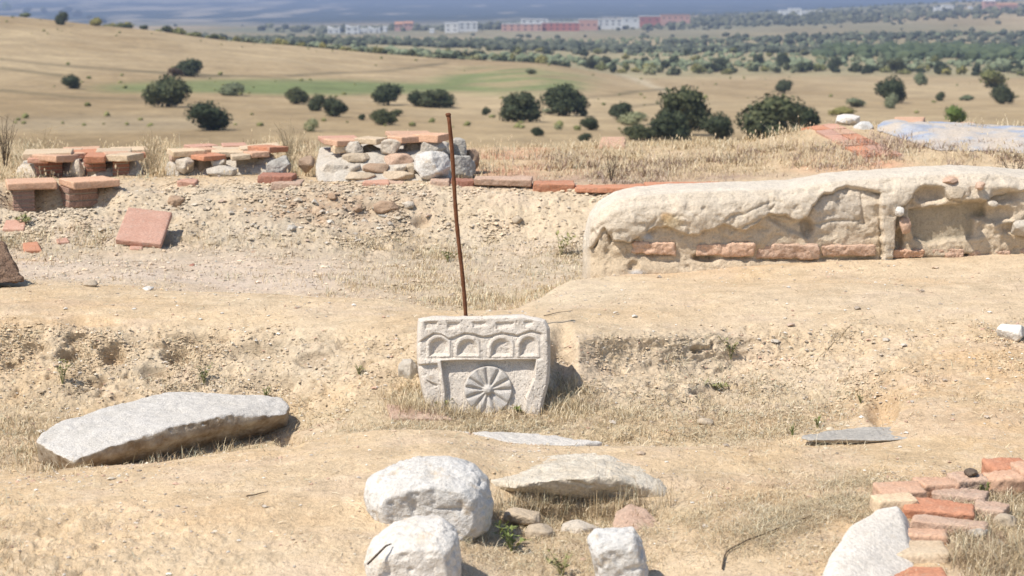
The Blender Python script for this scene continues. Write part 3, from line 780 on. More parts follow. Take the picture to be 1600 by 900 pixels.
hullstone('flat_stone', [[(1248, 681, 7.04), (1250, 687, 6.99), (1290, 676, 7.08), (1360, 667, 7.16), (1405, 668, 7.15), (1452, 673, 7.08), (1456, 680, 7.02), (1436, 686, 6.95), (1385, 690, 6.9), (1320, 688, 6.93), (1260, 690, 6.95), (1300, 705, 7.0), (1440, 700, 7.0)]],
    'grey stone', 'low flat grey stone flush with the bare soil on the right', vox=.006, amp=.008, scale=10, seed=12).location.z += .006
rock('rubble_stone', (622, 556, 656, 600), 7.86, .12, 44, 'pale mortar', 'pale stone wedged against the left side of the carved block', p=3)
rock('white_stone', (1558, 502, 1606, 534), None, .12, 45, 'white limestone', 'white stone on the bare slope at the right edge', p=3)
rock('rubble_stone', (1378, 526, 1392, 535), None, .04, 46, 'pale mortar', 'small whitish stone on the slope below the wall', p=3)
rock('rubble_stone', (1088, 650, 1116, 665), None, .06, 47, 'tan stone', 'yellowish stone lying in the dry grass right of the carved block', p=3)
hullstone('wall_fragment', [[(-60, 350, 9.5), (-10, 368, 9.5), (8, 382, 9.45), (18, 410, 9.4), (38, 440, 9.3), (-10, 446, 9.2), (-70, 450, 9.3), (-60, 440, 9.9), (10, 400, 9.8)]],
    'red rubble', 'dark reddish lump of rubble wall cut off by the left edge', 'wall fragment', vox=.012, amp=.022, scale=11, seed=15, crack=.01)

# --- plates on the ground ---------------------------------------------------------------
plate('leaning_tile', [(200, 323, 11.95), (269, 331, 11.9), (252, 381, 11.5), (180, 374, 11.55)], .035, 'pink terracotta', 'large square pink tile leaning on the grey rubble bank')
rock('rubble_stone', (245, 345, 285, 378), 12.2, .12, 48, 'brown stone', 'brown stone behind the leaning pink tile', p=3)
plate('broken_tile', [(8, 346), (42, 344), (36, 361), (5, 361)], .03, 'pink terracotta', 'broken pink tile on the ground at far left')
plate('broken_tile', [(36, 382), (60, 380), (65, 391), (37, 392)], .03, 'orange terracotta', 'small orange tile piece nearest the dark wall lump at left')
plate('broken_tile', [(204, 380), (228, 381), (222, 392), (202, 390)], .03, 'pink terracotta', 'pink tile piece under the leaning tile')
plate('broken_tile', [(88, 375), (104, 373), (108, 380), (90, 382)], .02, 'pink terracotta', 'tiny pink tile chip between two broken tiles at left')
plate('flat_tile', [(603, 636), (680, 639), (708, 659), (612, 657)], .02, 'worn brick', 'flat reddish tile half covered by soil below the left foot of the carved block')
plate('broken_tile', [(940, 213, 15.3), (978, 213, 15.3), (977, 229, 14.9), (934, 229, 14.9)], .08, 'pale terracotta', 'salmon tile standing alone at the far rim of the terrace')

# --- masonry wall on the right -------------------------------------------------------------
us = [912, 917, 924, 940, 965, 1000, 1060, 1150, 1240, 1300, 1400, 1500, 1560, 1620, 1760, 2200]
vt = [372, 352, 338, 322, 308, 300, 296, 293, 291, 279, 272, 266, 268, 274, 272, 270]
yf = [10.16, 10.08, 10.02, 9.98, 9.97, 9.97, 9.98, 10.0, 10.03, 10.05, 10.08, 10.1, 10.12, 10.15, 10.18, 10.2]
ring_pts = []
for i, u in enumerate(us):
    Y0 = yf[i]; T = .46 if i > 3 else (.10, .24, .34, .42)[i]
    ztop = float(unp(u, vt[i], Y0 + .12)[2])
    X0 = float(unp(u, 350, Y0)[0])
    zb = -.25
    prof = [(-.05, zb), (-.05, .02), (-.03, .10), (0, .16), (0, ztop - .13), (.02, ztop - .06), (.06, ztop - .02), (.13, ztop), (T - .1, ztop + .005), (T - .02, ztop - .05), (T, ztop - .14), (T, zb)]
    ring_pts.append([(X0, Y0 + a, z) for a, z in prof])
RP = np.array(ring_pts); n_, k_ = RP.shape[:2]
ii = np.arange(n_ * k_).reshape(n_, k_); jj = np.roll(ii, -1, 1)
WF = np.stack([ii[:-1], ii[1:], jj[1:], jj[:-1]], -1).reshape(-1, 4)
wme = mesh_np('w', RP.reshape(-1, 3), [WF, ii[0][::-1][None], ii[-1][None]])
bm = bmesh.new(); bm.from_mesh(wme); bmesh.ops.recalc_face_normals(bm, faces=bm.faces); bm.to_mesh(wme); bm.free()
wme = remesh(wme, .0075, 6)
co, no = mesh_arrays(wme)
wu, wv = proj(co)
wj = fbm(co, 9, 3, 81) * 5 + fbm(co, 28, 2, 82) * 2.5
uu, vv = wu + wj, wv + wj * .8
front = smooth(.15, .6, -no[:, 1]) * (co[:, 1] < 10.35)
crust = polysdf(uu, vv, [(880, 200), (880, 400), (925, 386), (946, 356), (958, 376), (985, 379), (1005, 367), (1022, 352), (1040, 352), (1062, 363), (1090, 367), (1112, 357), (1128, 348), (1150, 358),
    (1166, 360), (1186, 347), (1202, 336), (1226, 335), (1242, 345), (1262, 340), (1266, 322), (1284, 307), (1322, 293), (1350, 296), (1372, 300), (1380, 420), (1396, 420), (1398, 322), (1411, 318),
    (1430, 300), (1444, 290), (1470, 292), (1478, 306), (1500, 315), (1540, 312), (1556, 306), (1575, 300), (1650, 296), (1900, 296), (1900, 200)])
d = .042 * smooth(1.2, -1.8, crust) + .008 * smooth(-2, -25, crust)
crust_m = smooth(1.5, -2, crust)
sh = polysdf(uu, vv, [(1200, 340), (1240, 348), (1266, 345), (1270, 360), (1262, 372), (1235, 362), (1205, 345)])
d -= .02 * smooth(2, -3, sh)
rec = polysdf(uu, vv, [(1418, 326), (1470, 322), (1517, 318), (1540, 316), (1544, 340), (1523, 345), (1521, 374), (1450, 382), (1428, 373), (1419, 345)])
rm = smooth(1.5, -2.5, rec); d -= .045 * rm
for cu, cv, ru, rv, dd in ((1453, 304, 20, 13, .05), (1568, 306, 20, 10, .045), (1558, 336, 28, 12, .04), (1590, 357, 26, 8, .035), (1405, 372, 5, 18, .05), (928, 372, 6, 14, .04),
                           (1100, 403, 16, 6, .05), (1432, 408, 18, 7, .06), (1522, 404, 16, 6, .05), (990, 417, 8, 8, .03), (1262, 357, 9, 12, .04), (955, 372, 4, 10, .02)):
    d -= dd * ell(uu, vv, cu, cv, ru, rv, .4)
for pts_ in ([(1398, 322), (1398, 355)], [(1150, 358), (1175, 346), (1200, 337)], [(1132, 343), (1165, 328), (1198, 318), (1208, 312)], [(1203, 330), (1208, 316), (1218, 315)], [(1345, 300), (1346, 338), (1352, 352)], [(1272, 352), (1300, 345), (1340, 344)], [(925, 386), (944, 352)], [(1002, 368), (1023, 340)], [(1100, 296), (1140, 300)]):
    d -= .012 * np.exp(-(linedist(uu, vv, pts_) / 1.8) ** 2)
q1 = vnoise(co * np.array([1, 1, 1.5]) + fbm(co, 20, 2, 94)[:, None] * .02, 11, 95); d += (np.round(q1 * 6) / 6 - .5) * .016 * (1 - .6 * crust_m) * (1 - .8 * rm)
q2 = vnoise(co * np.array([1, 1, 1.3]), 27, 96); d += (np.round(q2 * 4) / 4 - .5) * .006 * (1 - .7 * rm)
d -= .010 * np.exp(-((crust - 1.5) / 1.3) ** 2) * smooth(.35, .6, vnoise(co, 7, 98))
for u0_, u1_, v_ in ((990, 1052, 397), (1086, 1176, 401), (1182, 1278, 404), (1282, 1368, 402), (1380, 1440, 404), (1444, 1504, 402), (1510, 1576, 403)):
    d -= .020 * np.exp(-((wv - v_ - 1) / 2.2) ** 2) * smooth(u0_ - 3, u0_ + 6, wu) * smooth(u1_ + 3, u1_ - 12, wu)
d += fbm(co, 4, 3, 83) * .008 + fbm(co, 16, 3, 84) * .009 + fbm(co, 50, 3, 85, .65) * .005 - smooth(.86, .96, ridged(co, 9, 3, 93)) * .007 * (1 - rm)
d -= smooth(.62, .8, vnoise(co, 26, 86)) * .008 * (1 - rm)
top = 1 - front
d = d * (front + top * .0) + top * (fbm(co, 5, 3, 87) * .018 + fbm(co, 18, 3, 88) * .008 + fbm(co, 50, 2, 97) * .004)
co2 = co + np.stack([no[:, 0] * .4, no[:, 1], no[:, 2] * .4], -1) * d[:, None]
wn1 = fbm(co, 3, 4, 89); wn2 = fbm(co, 12, 3, 90)
palew = np.array([.68, .58, .455]); tanw = np.array([.60, .475, .33]); greyw = np.array([.46, .385, .28])
WC = palew + (tanw - palew) * np.clip(.35 + .5 * wn1 + .3 * wn2 + .5 * smooth(330, 400, wv), 0, 1)[:, None]
WC = blend(WC, crust_m * (.4 + .3 * wn1) + (1 - front) * .5, np.array([.70, .62, .51]))  # crust paler; wall top also lightened, its sunlit look put into the colour
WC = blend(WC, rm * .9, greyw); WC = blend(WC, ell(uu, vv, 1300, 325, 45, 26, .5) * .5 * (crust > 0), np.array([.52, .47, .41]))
for cu, cv, ru, rv, cc, a in ((1040, 338, 9, 6, (.55, .33, .15), .9), (1046, 345, 16, 11, (.62, .49, .30), .7), (1008, 368, 8, 5, (.5, .52, .56), .7), (1483, 282, 11, 6, (.52, .29, .17), .8), (996, 428, 12, 6, (.45, .47, .5), .6), (1010, 384, 14, 5, (.55, .38, .28), .5)):
    WC = blend(WC, ell(uu, vv, cu, cv, ru, rv, .5) * a * front, np.array(cc))
WALLV, WALLC = co2.copy(), WC.copy()
set_co(wme, co2)
a_ = wme.color_attributes.new('tint', 'FLOAT_COLOR', 'POINT'); c4 = np.ones((len(co), 4), np.float32); c4[:, :3] = WC.clip(0, 1); a_.data.foreach_set('color', c4.ravel())
M['wall'] = attr_mat('lime mortar', grain=95, fine=.3, bumpd=.008, mid=16, midamt=.12, bumpm=.012)
wall = empty('ruined_wall', (2.0, 10.2, 0), 'low ruined wall with crumbling pale plaster and a course of bricks on the right', 'wall')
set_co(wme, co2 - np.array([2.0, 10.2, 0]))
add('wall_body', wme, M['wall'], wall)
for k, (u0, v0, u1, v1, mt, dd) in enumerate([(988, 376, 1053, 396, 'dusty brick', .0), (1085, 379, 1178, 399, 'dusty brick', .005), (1180, 380, 1279, 402, 'dusty brick', .01), (1281, 379, 1368, 400, 'dusty brick', .01),
                                   (1378, 388, 1440, 402, 'pale terracotta', .015), (1443, 389, 1504, 400, 'dusty brick', 0), (1508, 388, 1576, 401, 'dusty brick', .005), (1590, 386, 1660, 400, 'dusty brick', .0)]):
    Yb = 9.995 + .0003 * (u0 - 988)
    a = unp(u0, (v0 + v1) / 2, Yb); b = unp(u1, (v0 + v1) / 2, Yb); t = unp(u0, v0, Yb)[2]; l = unp(u0, v1, Yb)[2]
    me = bevel_box(b[0] - a[0], .16, (t - l) * .95, .008, 100 + k, worn=.012)
    o = add('brick', me, M[mt], wall, ((a[0] + b[0]) / 2 - 2.0, Yb + .044 - dd - 10.2, t))
    o.rotation_euler = (R(2), R(random.Random(k).uniform(-1.5, 1.5)), R(random.Random(k + 9).uniform(-2, 2)))
for k, (bx_, Yq, dp, mt) in enumerate([((1476, 289, 1508, 311), 10.03, .10, 'tan stone'), ((1398, 321, 1412, 338), 10.03, .08, 'white limestone'), ((1404, 338, 1424, 366), 10.05, .08, 'worn brick'),
                                  ((1524, 282, 1540, 297), 10.05, .07, 'worn brick'), ((1471, 275, 1497, 288), 10.1, .08, 'worn brick'), ((1542, 312, 1560, 325), 10.05, .06, 'pale mortar'), ((1580, 340, 1640, 372), 10.1, .1, 'pale mortar')]):
    rock('stone', bx_, Yq, dp, 60 + k, mt, parent=wall, p=2.6, amp=.04)

# --- hypocaust: brick pillars and the tiles on them ----------------------------------------
def pillar(u0, u1, vtop, vbot, Y, phi, mat, label, course=.026, cat='brick pillar', mort='shadow plaster'):
    c, s = math.cos(R(phi)), math.sin(R(phi))
    side = (unp(u1, 250, Y)[0] - unp(u0, 250, Y)[0]) / (c + s)
    base = unp((u0 + u1) / 2, vbot, Y); zt = unp(u0, vtop, Y)[2]
    e = empty('brick_pillar', (base[0], Y + side * .5, base[2] - .03), label, cat, 'low brick pillars of the heated floor', rz=R(phi))
    n = max(2, int(round((zt - base[2] + .03) / course))); hh = (zt - base[2] + .03) / n
    rng = random.Random(int(u0 * 7 + vtop))
    bme = bevel_box(side, side, hh * .80, .0015, 3, bev=.003)
    for i in range(n):
        o = add('brick', bme if i == 0 else bme, M[mat], e, (rng.uniform(-.003, .003), rng.uniform(-.003, .003), hh * (i + 1) - .001))
        o.rotation_euler = (0, 0, R(rng.uniform(-1.5, 1.5)))
    core = bevel_box(side * .955, side * .955, hh * n - .004, .001, 4, bev=.004)
    add('mortar', core, M[mort], e, (0, 0, hh * n - .003))
    return e
G1 = 'loose and capping tiles of the heated floor'
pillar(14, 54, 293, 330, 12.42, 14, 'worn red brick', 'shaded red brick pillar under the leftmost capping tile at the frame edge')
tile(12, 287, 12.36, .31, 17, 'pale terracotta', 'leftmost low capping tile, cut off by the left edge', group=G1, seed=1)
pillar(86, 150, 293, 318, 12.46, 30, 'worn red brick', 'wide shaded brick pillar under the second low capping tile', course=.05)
tile(115, 285, 12.33, .31, 31, 'pale terracotta', 'second low capping tile from the left, its corner pointing forward', group=G1, seed=2)
pillar(48, 97, 254, 285, 13.15, 24, 'red brick', 'brick pillar with thin courses under the orange tile of the left group')
pillar(126, 165, 250, 281, 13.2, 20, 'red brick', 'brick pillar right of the white mortar stone in the left group')
pillar(172, 202, 250, 281, 13.2, 12, 'red brick', 'rightmost brick pillar of the left group')
rock('mortar_stone', (108, 246, 132, 286), 13.15, .12, 71, 'pale mortar', 'upright white lump of mortar between two brick pillars in the left group', p=3)
tile(35, 240, 13.1, .33, 10, 'cream terracotta', 'cream tile on the far left pillar, behind the orange tile', group=G1, seed=3)
tile(88, 245, 12.98, .22, 60, 'pale terracotta', 'orange tile tilted over the thin-coursed pillar', group=G1, seed=4, tilt=(0, 4))
tile(42, 248, 13.05, .14, 6, 'pink terracotta', 'thin pink tile edge under the tilted orange tile', group=G1, seed=5, thick=.03)
tile(132, 245, 13.05, .135, 8, 'orange terracotta', 'bright orange tile in the middle of the left group', group=G1, seed=6, s2=.3)
tile(199, 243, 13.08, .19, 64, 'cream terracotta', 'cream tile over the rightmost pillar of the left group', group=G1, seed=7, thick=.038)
tile(112, 238, 13.5, .20, 14, 'orange terracotta', 'red tile at the back of the left group', group=G1, seed=8, thick=.03)
tile(80, 236.5, 13.6, .2, 8, 'cream terracotta', 'flat cream tile at the back left of the left group', group=G1, seed=9, thick=.03)
tile(150, 237, 13.45, .24, 10, 'cream terracotta', 'broad cream tile at the back right of the left group', group=G1, seed=10, thick=.03)
tile(200, 240, 13.3, .13, 16, 'orange terracotta', 'red tile end at the right of the left group', group=G1, seed=11, thick=.03)
# earth and mortar still filling the floor between the pillars
for nm_, pts_, lb_ in (('left', [(30, 262, 13.3), (80, 254, 13.35), (140, 250, 13.35), (215, 252, 13.3), (226, 282, 13.15), (24, 284, 13.15), (40, 246, 13.9), (210, 246, 13.9), (20, 275, 14.2), (230, 275, 14.2)], 'pale mortar and earth core filling the back of the left tile group'),
                    ('mid', [(262, 254, 13.3), (300, 246, 13.4), (380, 244, 13.35), (428, 246, 13.25), (432, 274, 13.1), (260, 276, 13.15), (280, 240, 13.8), (420, 238, 13.8), (255, 270, 14.1), (440, 270, 14.1)], 'pale mortar and earth core filling the back of the middle tile group')):
    me = hull_mesh([unp(*p) for p in pts_]); me = displaced(remesh(me, .014, 2), len(nm_), .022, 8, .01)
    add('mortar_core', me, M['pale mortar'], None, None, lb_, 'masonry', recenter=True)
for a_ in [(60, 243, 13.3, .2, 22, 'pink terracotta', 'pink tile tucked between the front tiles of the left group', 31), (100, 241, 13.25, .16, 30, 'pale terracotta', 'salmon tile beside the bright orange one in the left group', 32), (165, 241, 13.2, .17, 18, 'pale terracotta', 'salmon tile left of the cream tile at the right of the left group', 33),
           (98, 234.5, 13.8, .26, 12, 'pale terracotta', 'rearmost salmon tile of the left group', 34), (176, 234.5, 13.8, .26, 16, 'cream terracotta', 'rearmost cream tile of the left group', 35),
           (296, 235, 13.4, .2, 24, 'pale terracotta', 'salmon tile behind the cream corner tile of the middle group', 36), (392, 239, 13.1, .14, 30, 'pale terracotta', 'salmon tile between the small cream tile and the end tile of the middle group', 37), (336, 233, 13.55, .22, 14, 'cream terracotta', 'cream tile at mid depth of the middle group', 38)]:
    tile(*a_[:7], group=G1, seed=a_[7], thick=.032)
# middle group
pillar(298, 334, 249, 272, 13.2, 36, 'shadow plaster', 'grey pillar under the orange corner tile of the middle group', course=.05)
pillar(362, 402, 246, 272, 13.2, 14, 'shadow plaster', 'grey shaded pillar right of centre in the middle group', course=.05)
pillar(262, 292, 244, 270, 13.35, 20, 'worn brick', 'worn pillar at the left of the middle group', course=.04)
tile(271, 236.5, 13.1, .22, 22, 'cream terracotta', 'cream corner tile at the left of the middle group', group=G1, seed=12, thick=.036)
tile(318, 244, 13.02, .18, 40, 'orange terracotta', 'orange corner tile jutting from the middle group', group=G1, seed=13, thick=.032)
tile(362, 243, 13.05, .13, 14, 'cream terracotta', 'small cream tile with shaded front in the middle group', group=G1, seed=14, thick=.03, tilt=(0, -3))
tile(300, 229, 13.7, .2, 28, 'pink terracotta', 'pink tile at the back left of the middle group', group=G1, seed=15, thick=.028)
tile(348, 227, 13.7, .17, 12, 'pink terracotta', 'pink tile at the back centre of the middle group', group=G1, seed=16, thick=.028, tilt=(3, 0))
tile(376, 231, 13.4, .27, 10, 'cream terracotta', 'long cream tile at the back right of the middle group', group=G1, seed=17, thick=.026, tilt=(0, -4))
tile(422, 231, 13.2, .2, 58, 'orange terracotta', 'orange tile at the right end of the middle group', group=G1, seed=18, thick=.036, tilt=(0, 3))
tile(330, 238, 13.25, .22, 8, 'cream terracotta', 'flat cream tile bridging the middle group', group=G1, seed=19, thick=.03)
rock('mortar_stone', (274, 243, 304, 272), 13.15, .14, 72, 'pale mortar', 'white lump of mortar left of the orange corner tile in the middle group', p=3)
rock('mortar_stone', (330, 240, 354, 262), 13.15, .12, 73, 'pale mortar', 'small white lump of mortar right of the orange corner tile', p=3)
rock('mortar_stone', (322, 256, 374, 276), 13.05, .14, 74, 'pale mortar', 'low spread of white mortar at the foot of the middle group', p=3)
rock('mortar_stone', (386, 232, 428, 262), 13.35, .16, 75, 'pale mortar', 'white mortar mass under the orange end tile of the middle group', p=3)
rock('grey_stone', (417, 242, 456, 280), 12.95, .14, 76, 'grey stone', 'dark grey pointed stone right of the middle group', p=2.6, n=16, amp=.09)
rock('grey_stone', (466, 242, 492, 272), 13.0, .12, 77, 'brown stone', 'reddish grey stone in dry grass between the middle and centre groups', p=2.6)
# centre group
rw = empty('rubble_wall', (-.75, 13.1, .1), 'stub of rubble wall with mortar and mixed stones left of the iron rod', 'wall stub')
core = hull_mesh([unp(*p) for p in [(492, 256, 12.9), (540, 244, 13.0), (600, 236, 13.05), (690, 236, 13.1), (708, 284, 12.75), (600, 287, 12.72), (496, 284, 12.75), (500, 232, 13.6), (700, 222, 13.6), (600, 222, 13.7), (700, 270, 14.0), (500, 275, 14.0)]])
core = displaced(remesh(core, .012, 3), 5, .018, 9, .01)
co, no = mesh_arrays(core); set_co(core, co - np.array(rw.location)); add('mortar', core, M['pale mortar'], rw)
for k, (bx_, Yq, dp, mt) in enumerate([((539, 219, 568, 246), 13.0, .13, 'pale mortar'), ((534, 238, 580, 257), 12.92, .12, 'tan stone'), ((594, 216, 630, 242), 13.0, .13, 'pale mortar'), ((600, 239, 647, 259), 12.92, .12, 'worn brick'),
        ((546, 255, 563, 269), 12.82, .1, 'pale mortar'), ((566, 254, 608, 271), 12.82, .12, 'brown stone'), ((615, 256, 636, 271), 12.8, .1, 'pale mortar'), ((635, 254, 652, 272), 12.82, .1, 'tan stone'),
        ((540, 267, 588, 284), 12.75, .12, 'tan stone'), ((595, 266, 648, 283), 12.75, .12, 'tan stone'), ((656, 218, 698, 244), 13.05, .14, 'pale mortar'), ((494, 250, 545, 282), 12.85, .16, 'pale mortar'),
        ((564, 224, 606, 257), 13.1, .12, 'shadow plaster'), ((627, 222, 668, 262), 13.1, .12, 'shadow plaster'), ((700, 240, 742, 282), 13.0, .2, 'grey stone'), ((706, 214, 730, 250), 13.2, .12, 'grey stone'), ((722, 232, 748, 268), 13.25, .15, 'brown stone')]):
    rock('stone', bx_, Yq + .05, dp, 80 + k, mt, parent=rw, p=5, n=18, amp=.08)
rock('white_boulder', (646, 233, 706, 284), 12.8, .22, 97, 'white limestone', 'big pale boulder at the foot of the rubble wall, just left of the iron rod', p=3, n=20, amp=.07)
tile(526, 220.5, 12.98, .19, 34, 'pale terracotta', 'salmon corner tile at the left end of the centre group', group=G1, seed=20, thick=.035)
tile(505, 217, 13.3, .26, 14, 'pink terracotta', 'pink tile behind the left corner tile of the centre group', group=G1, seed=21, thick=.03)
tile(587, 217, 12.98, .17, 62, 'cream terracotta', 'cream tile second from the left in the centre group', group=G1, seed=22, thick=.034)
tile(628, 214.5, 12.98, .18, 38, 'pale terracotta', 'salmon tile with orange front edge in the centre group', group=G1, seed=23, thick=.04)
tile(684, 212, 13.0, .19, 64, 'pale terracotta', 'pale tile at the right end of the centre group, beside the rod', group=G1, seed=24, thick=.042)
tile(612, 211, 13.35, .3, 12, 'pale terracotta', 'broad flat tile topping the back of the centre group', group=G1, seed=25, thick=.025, tilt=(0, 1))
tile(522, 228, 13.0, .1, 20, 'cream terracotta', 'small shaded brick under the left corner tile of the centre group', group=G1, seed=26, thick=.045)
# bricks along the rim of the bank
G2 = 'bricks along the rim of the grey bank'
for k, (u0, v0, u1, v1, Yq, mt, lb) in enumerate([
    (404, 274, 458, 288, 12.68, 'red brick', 'dark red brick below the dark grey pointed stone'), (424, 286, 471, 297, 12.58, 'worn brick', 'pale brick just under the dark red brick'),
    (276, 284, 304, 297, 12.6, 'pink terracotta', 'pinkish brick in the bank below the middle group'), (566, 285, 606, 297, 12.6, 'pink terracotta', 'pinkish brick under the rubble wall with a dark notch beside it'),
    (606, 285, 632, 296, 12.66, 'worn brick', 'shaded brick right of the notch under the rubble wall'), (672, 282, 702, 294, 12.6, 'worn brick', 'worn brick left of the rod foot on the bank rim'),
    (704, 283, 740, 296, 12.62, 'red brick', 'broken brick right behind the rod on the bank rim'), (742, 280, 832, 291, 12.6, 'worn brick', 'long pale brick right of the rod on the bank rim'),
    (833, 287, 898, 301, 12.55, 'orange terracotta', 'red brick end standing out of the bank rim'), (899, 293, 1010, 302, 12.5, 'orange terracotta', 'long red brick edge running behind the ruined wall'),
    (1010, 290, 1130, 300, 12.6, 'orange terracotta', 'red brick edge seen just above the ruined wall')]):
    a = unp(u0, v0, Yq); b = unp(u1, v0, Yq); l = unp(u0, v1, Yq)[2]
    o = add('brick', bevel_box(b[0] - a[0], .2, a[2] - l, .006, 200 + k, worn=.004), M[mt], None, ((a[0] + b[0]) / 2, Yq + .1, a[2]), lb, 'brick', G2)
    o.rotation_euler = (0, 0, R((k * 37 % 7) - 3))
for k, (bx_, Yq, mt, lb) in enumerate([((583, 312, 624, 334), 12.3, 'brown stone', 'orange brown stone embedded in the grey bank'), ((628, 312, 648, 327), 12.3, 'pale mortar', 'white stone right of the orange brown stone in the bank'),
    ((548, 318, 566, 332), 12.25, 'brown stone', 'left brown stone of the hollow in the grey bank'), ((512, 300, 528, 312), 12.3, 'brown stone', 'small brown stone high in the grey bank'), ((590, 332, 612, 340), 12.2, 'grey stone', 'grey stone in the hollow under the orange brown stone'),
    ((262, 304, 290, 324), 12.25, 'brown stone', 'brown stone in the bank above the leaning pink tile'), ((447, 350, 466, 362), 11.95, 'grey stone', 'dark grey stone at the foot of the grey bank'), ((392, 390, 402, 396), 11.3, 'brown stone', 'brown pebble on the gravel floor'),
    ((296, 410, 305, 417), 10.9, 'red brick', 'dark red chip on the gravel floor'), ((130, 436, 153, 449), 9.9, 'tan stone', 'tan stone on the edge of the gravel floor at left'), ((222, 446, 240, 454), 9.3, 'white limestone', 'small white stone on the bare rim left of the grass'),
    ((798, 335, 818, 350), 12.2, 'tan stone', 'tan stone in the pale bank right of the rod')]):
    rock('rubble_stone', bx_, None, .09, 120 + k, mt, lb, p=2.8, amp=.08)

# --- brick kerb at bottom right ---------------------------------------------------------------
kb = empty('brick_kerb', tuple(unp(1420, 850, 5.6)), 'curved kerb of white mortar topped with red, cream and orange bricks at bottom right', 'kerb')
hm_ = hull_mesh([unp(*p) for p in [(1272, 960, 4.98), (1283, 905, 5.2), (1300, 862, 5.38), (1332, 818, 5.56), (1370, 793, 5.68), (1404, 789, 5.72), (1410, 808, 5.68), (1392, 868, 5.5), (1362, 925, 5.3), (1350, 980, 5.0)]] +
                [unp(*p) * np.array([1, 1, 0]) + np.array([0, 0, -.16]) for p in [(1262, 960, 4.9), (1280, 862, 5.38), (1362, 790, 5.76), (1470, 800, 5.8), (1470, 960, 5.0)]])
hm_ = displaced(remesh(hm_, .008, 6), 31, .007, 9, .0)
co, no = mesh_arrays(hm_); set_co(hm_, co - np.array(kb.location)); add('mortar', hm_, M['cream mortar'], kb)
def kbrick(uc, vc, Y, w, d, h, rz, mt, tilt=(0, 0), worn=.003, seed=0, up=0):
    p = unp(uc, vc, Y) - np.array(kb.location) + np.array([0, 0, up])
    o = add('brick', bevel_box(w, d, h, .005, seed, worn=worn), M[mt], kb, p.tolist()); o.rotation_euler = (R(tilt[0]), R(tilt[1]), R(rz)); return o
for sd_, a_ in enumerate([(1414, 897, 5.33, .236, .15, .075, -2, 'orange terracotta', (0, 0), .003), (1433, 853, 5.50, .178, .15, .085, -4, 'cream terracotta', (0, 0), .002),
        (1438, 829, 5.62, .17, .075, .08, -7, 'pale terracotta', (2, 0), .004), (1484, 812, 5.70, .23, .085, .08, -15, 'worn brick', (3, 2), .004), (1468, 790, 5.82, .215, .11, .085, -14, 'orange terracotta', (5, 2), .005),
        (1398, 776, 5.86, .13, .085, .06, 6, 'cream terracotta', (3, 0), .004), (1406, 760, 5.98, .15, .10, .06, 8, 'pale terracotta', (3, 0), .004), (1462, 750, 6.07, .13, .10, .05, 12, 'pale terracotta', (0, 2), .005),
        (1512, 744, 6.15, .11, .10, .05, 10, 'worn brick', (2, 0), .006), (1500, 768, 6.0, .17, .10, .05, -18, 'worn brick', (0, 0), .004), (1548, 790, 5.85, .10, .09, .05, -24, 'worn brick', (0, 3), .004),
        (1568, 741, 6.15, .12, .10, .07, 6, 'pale terracotta', (0, 0), .006), (1574, 723, 6.3, .14, .10, .07, 8, 'orange terracotta', (4, 0), .004), (1612, 728, 6.2, .10, .16, .07, 4, 'pale terracotta', (0, 0), .006)]):
    kbrick(*a_[:8], tilt=a_[8], worn=a_[9], seed=301 + sd_)
for bx_, Yq, sd, mt, lb in [((1508, 818, 1546, 842), 5.65, 141, 'pale mortar', 'pale flat pebble in the weeds right of the brick kerb'), ((1550, 798, 1590, 830), 5.75, 142, 'tan stone', 'rounded tan pebble at the right edge beside the kerb'),
        ((1544, 838, 1574, 862), 5.6, 143, 'grey stone', 'bluish grey flint chip in the weeds right of the kerb'), ((1506, 728, 1528, 744), 6.15, 144, 'dark earth', 'dark round clod on the sand above the kerb'),
        ((1552, 826, 1574, 846), 5.66, 145, 'brown stone', 'brown pebble between the flint chip and the rounded pebble')]:
    rock('pebble', bx_, Yq, .07, sd, mt, lb, 'pebble', p=2.6, amp=.05)

# --- mound at the far right of the terrace: paving, white stones, netting ----------------------
pv = empty('tile_paving', tuple(at(1320, 215, 13, 16)), 'strip of red tiles running down the mound behind the ruined wall', 'paving')
def pstrip(a, b):
    u = 1250 + (1350 - 1250) * a ** 1.15 + (46 + 16 * a) * b; v = 190 + 58 * a - 3 * b
    p = at(u, v, 13.2, 16); p[2] += .016; return p
for k in range(7):
    for h in range(2):
        q = [pstrip((k + a) / 7, (h + b) / 2) for a, b in ((.04, .03), (.04, .97), (.95, .97), (.95, .03))]
        me = hull_mesh([p - np.array([0, 0, dz]) - np.array(pv.location) for p in q for dz in (0, .04)])
        add('tile', me, M[('orange terracotta', 'pink terracotta', 'pale terracotta')[(k * 3 + h) % 5 % 3]], pv)
rock('white_stone', (1305, 177, 1345, 196), 15.2, .18, 151, 'white limestone', 'left whitish stone on top of the mound at upper right', p=2.6)
rock('white_stone', (1333, 188, 1364, 208), 14.8, .18, 152, 'white limestone', 'right whitish stone on the mound, beside the blue netting', p=2.6)
plate('flat_tile', [(1398, 182, 15.3), (1446, 182, 15.3), (1442, 190, 15.0), (1396, 190, 15.0)], .06, 'pale terracotta', 'orange tile on the mound crest behind the netting')
plate('flat_tile', [(1500, 190, 15.2), (1524, 190, 15.2), (1520, 196, 15.0), (1498, 196, 15.0)], .06, 'pale terracotta', 'small orange tile at the crest right of the green bush')
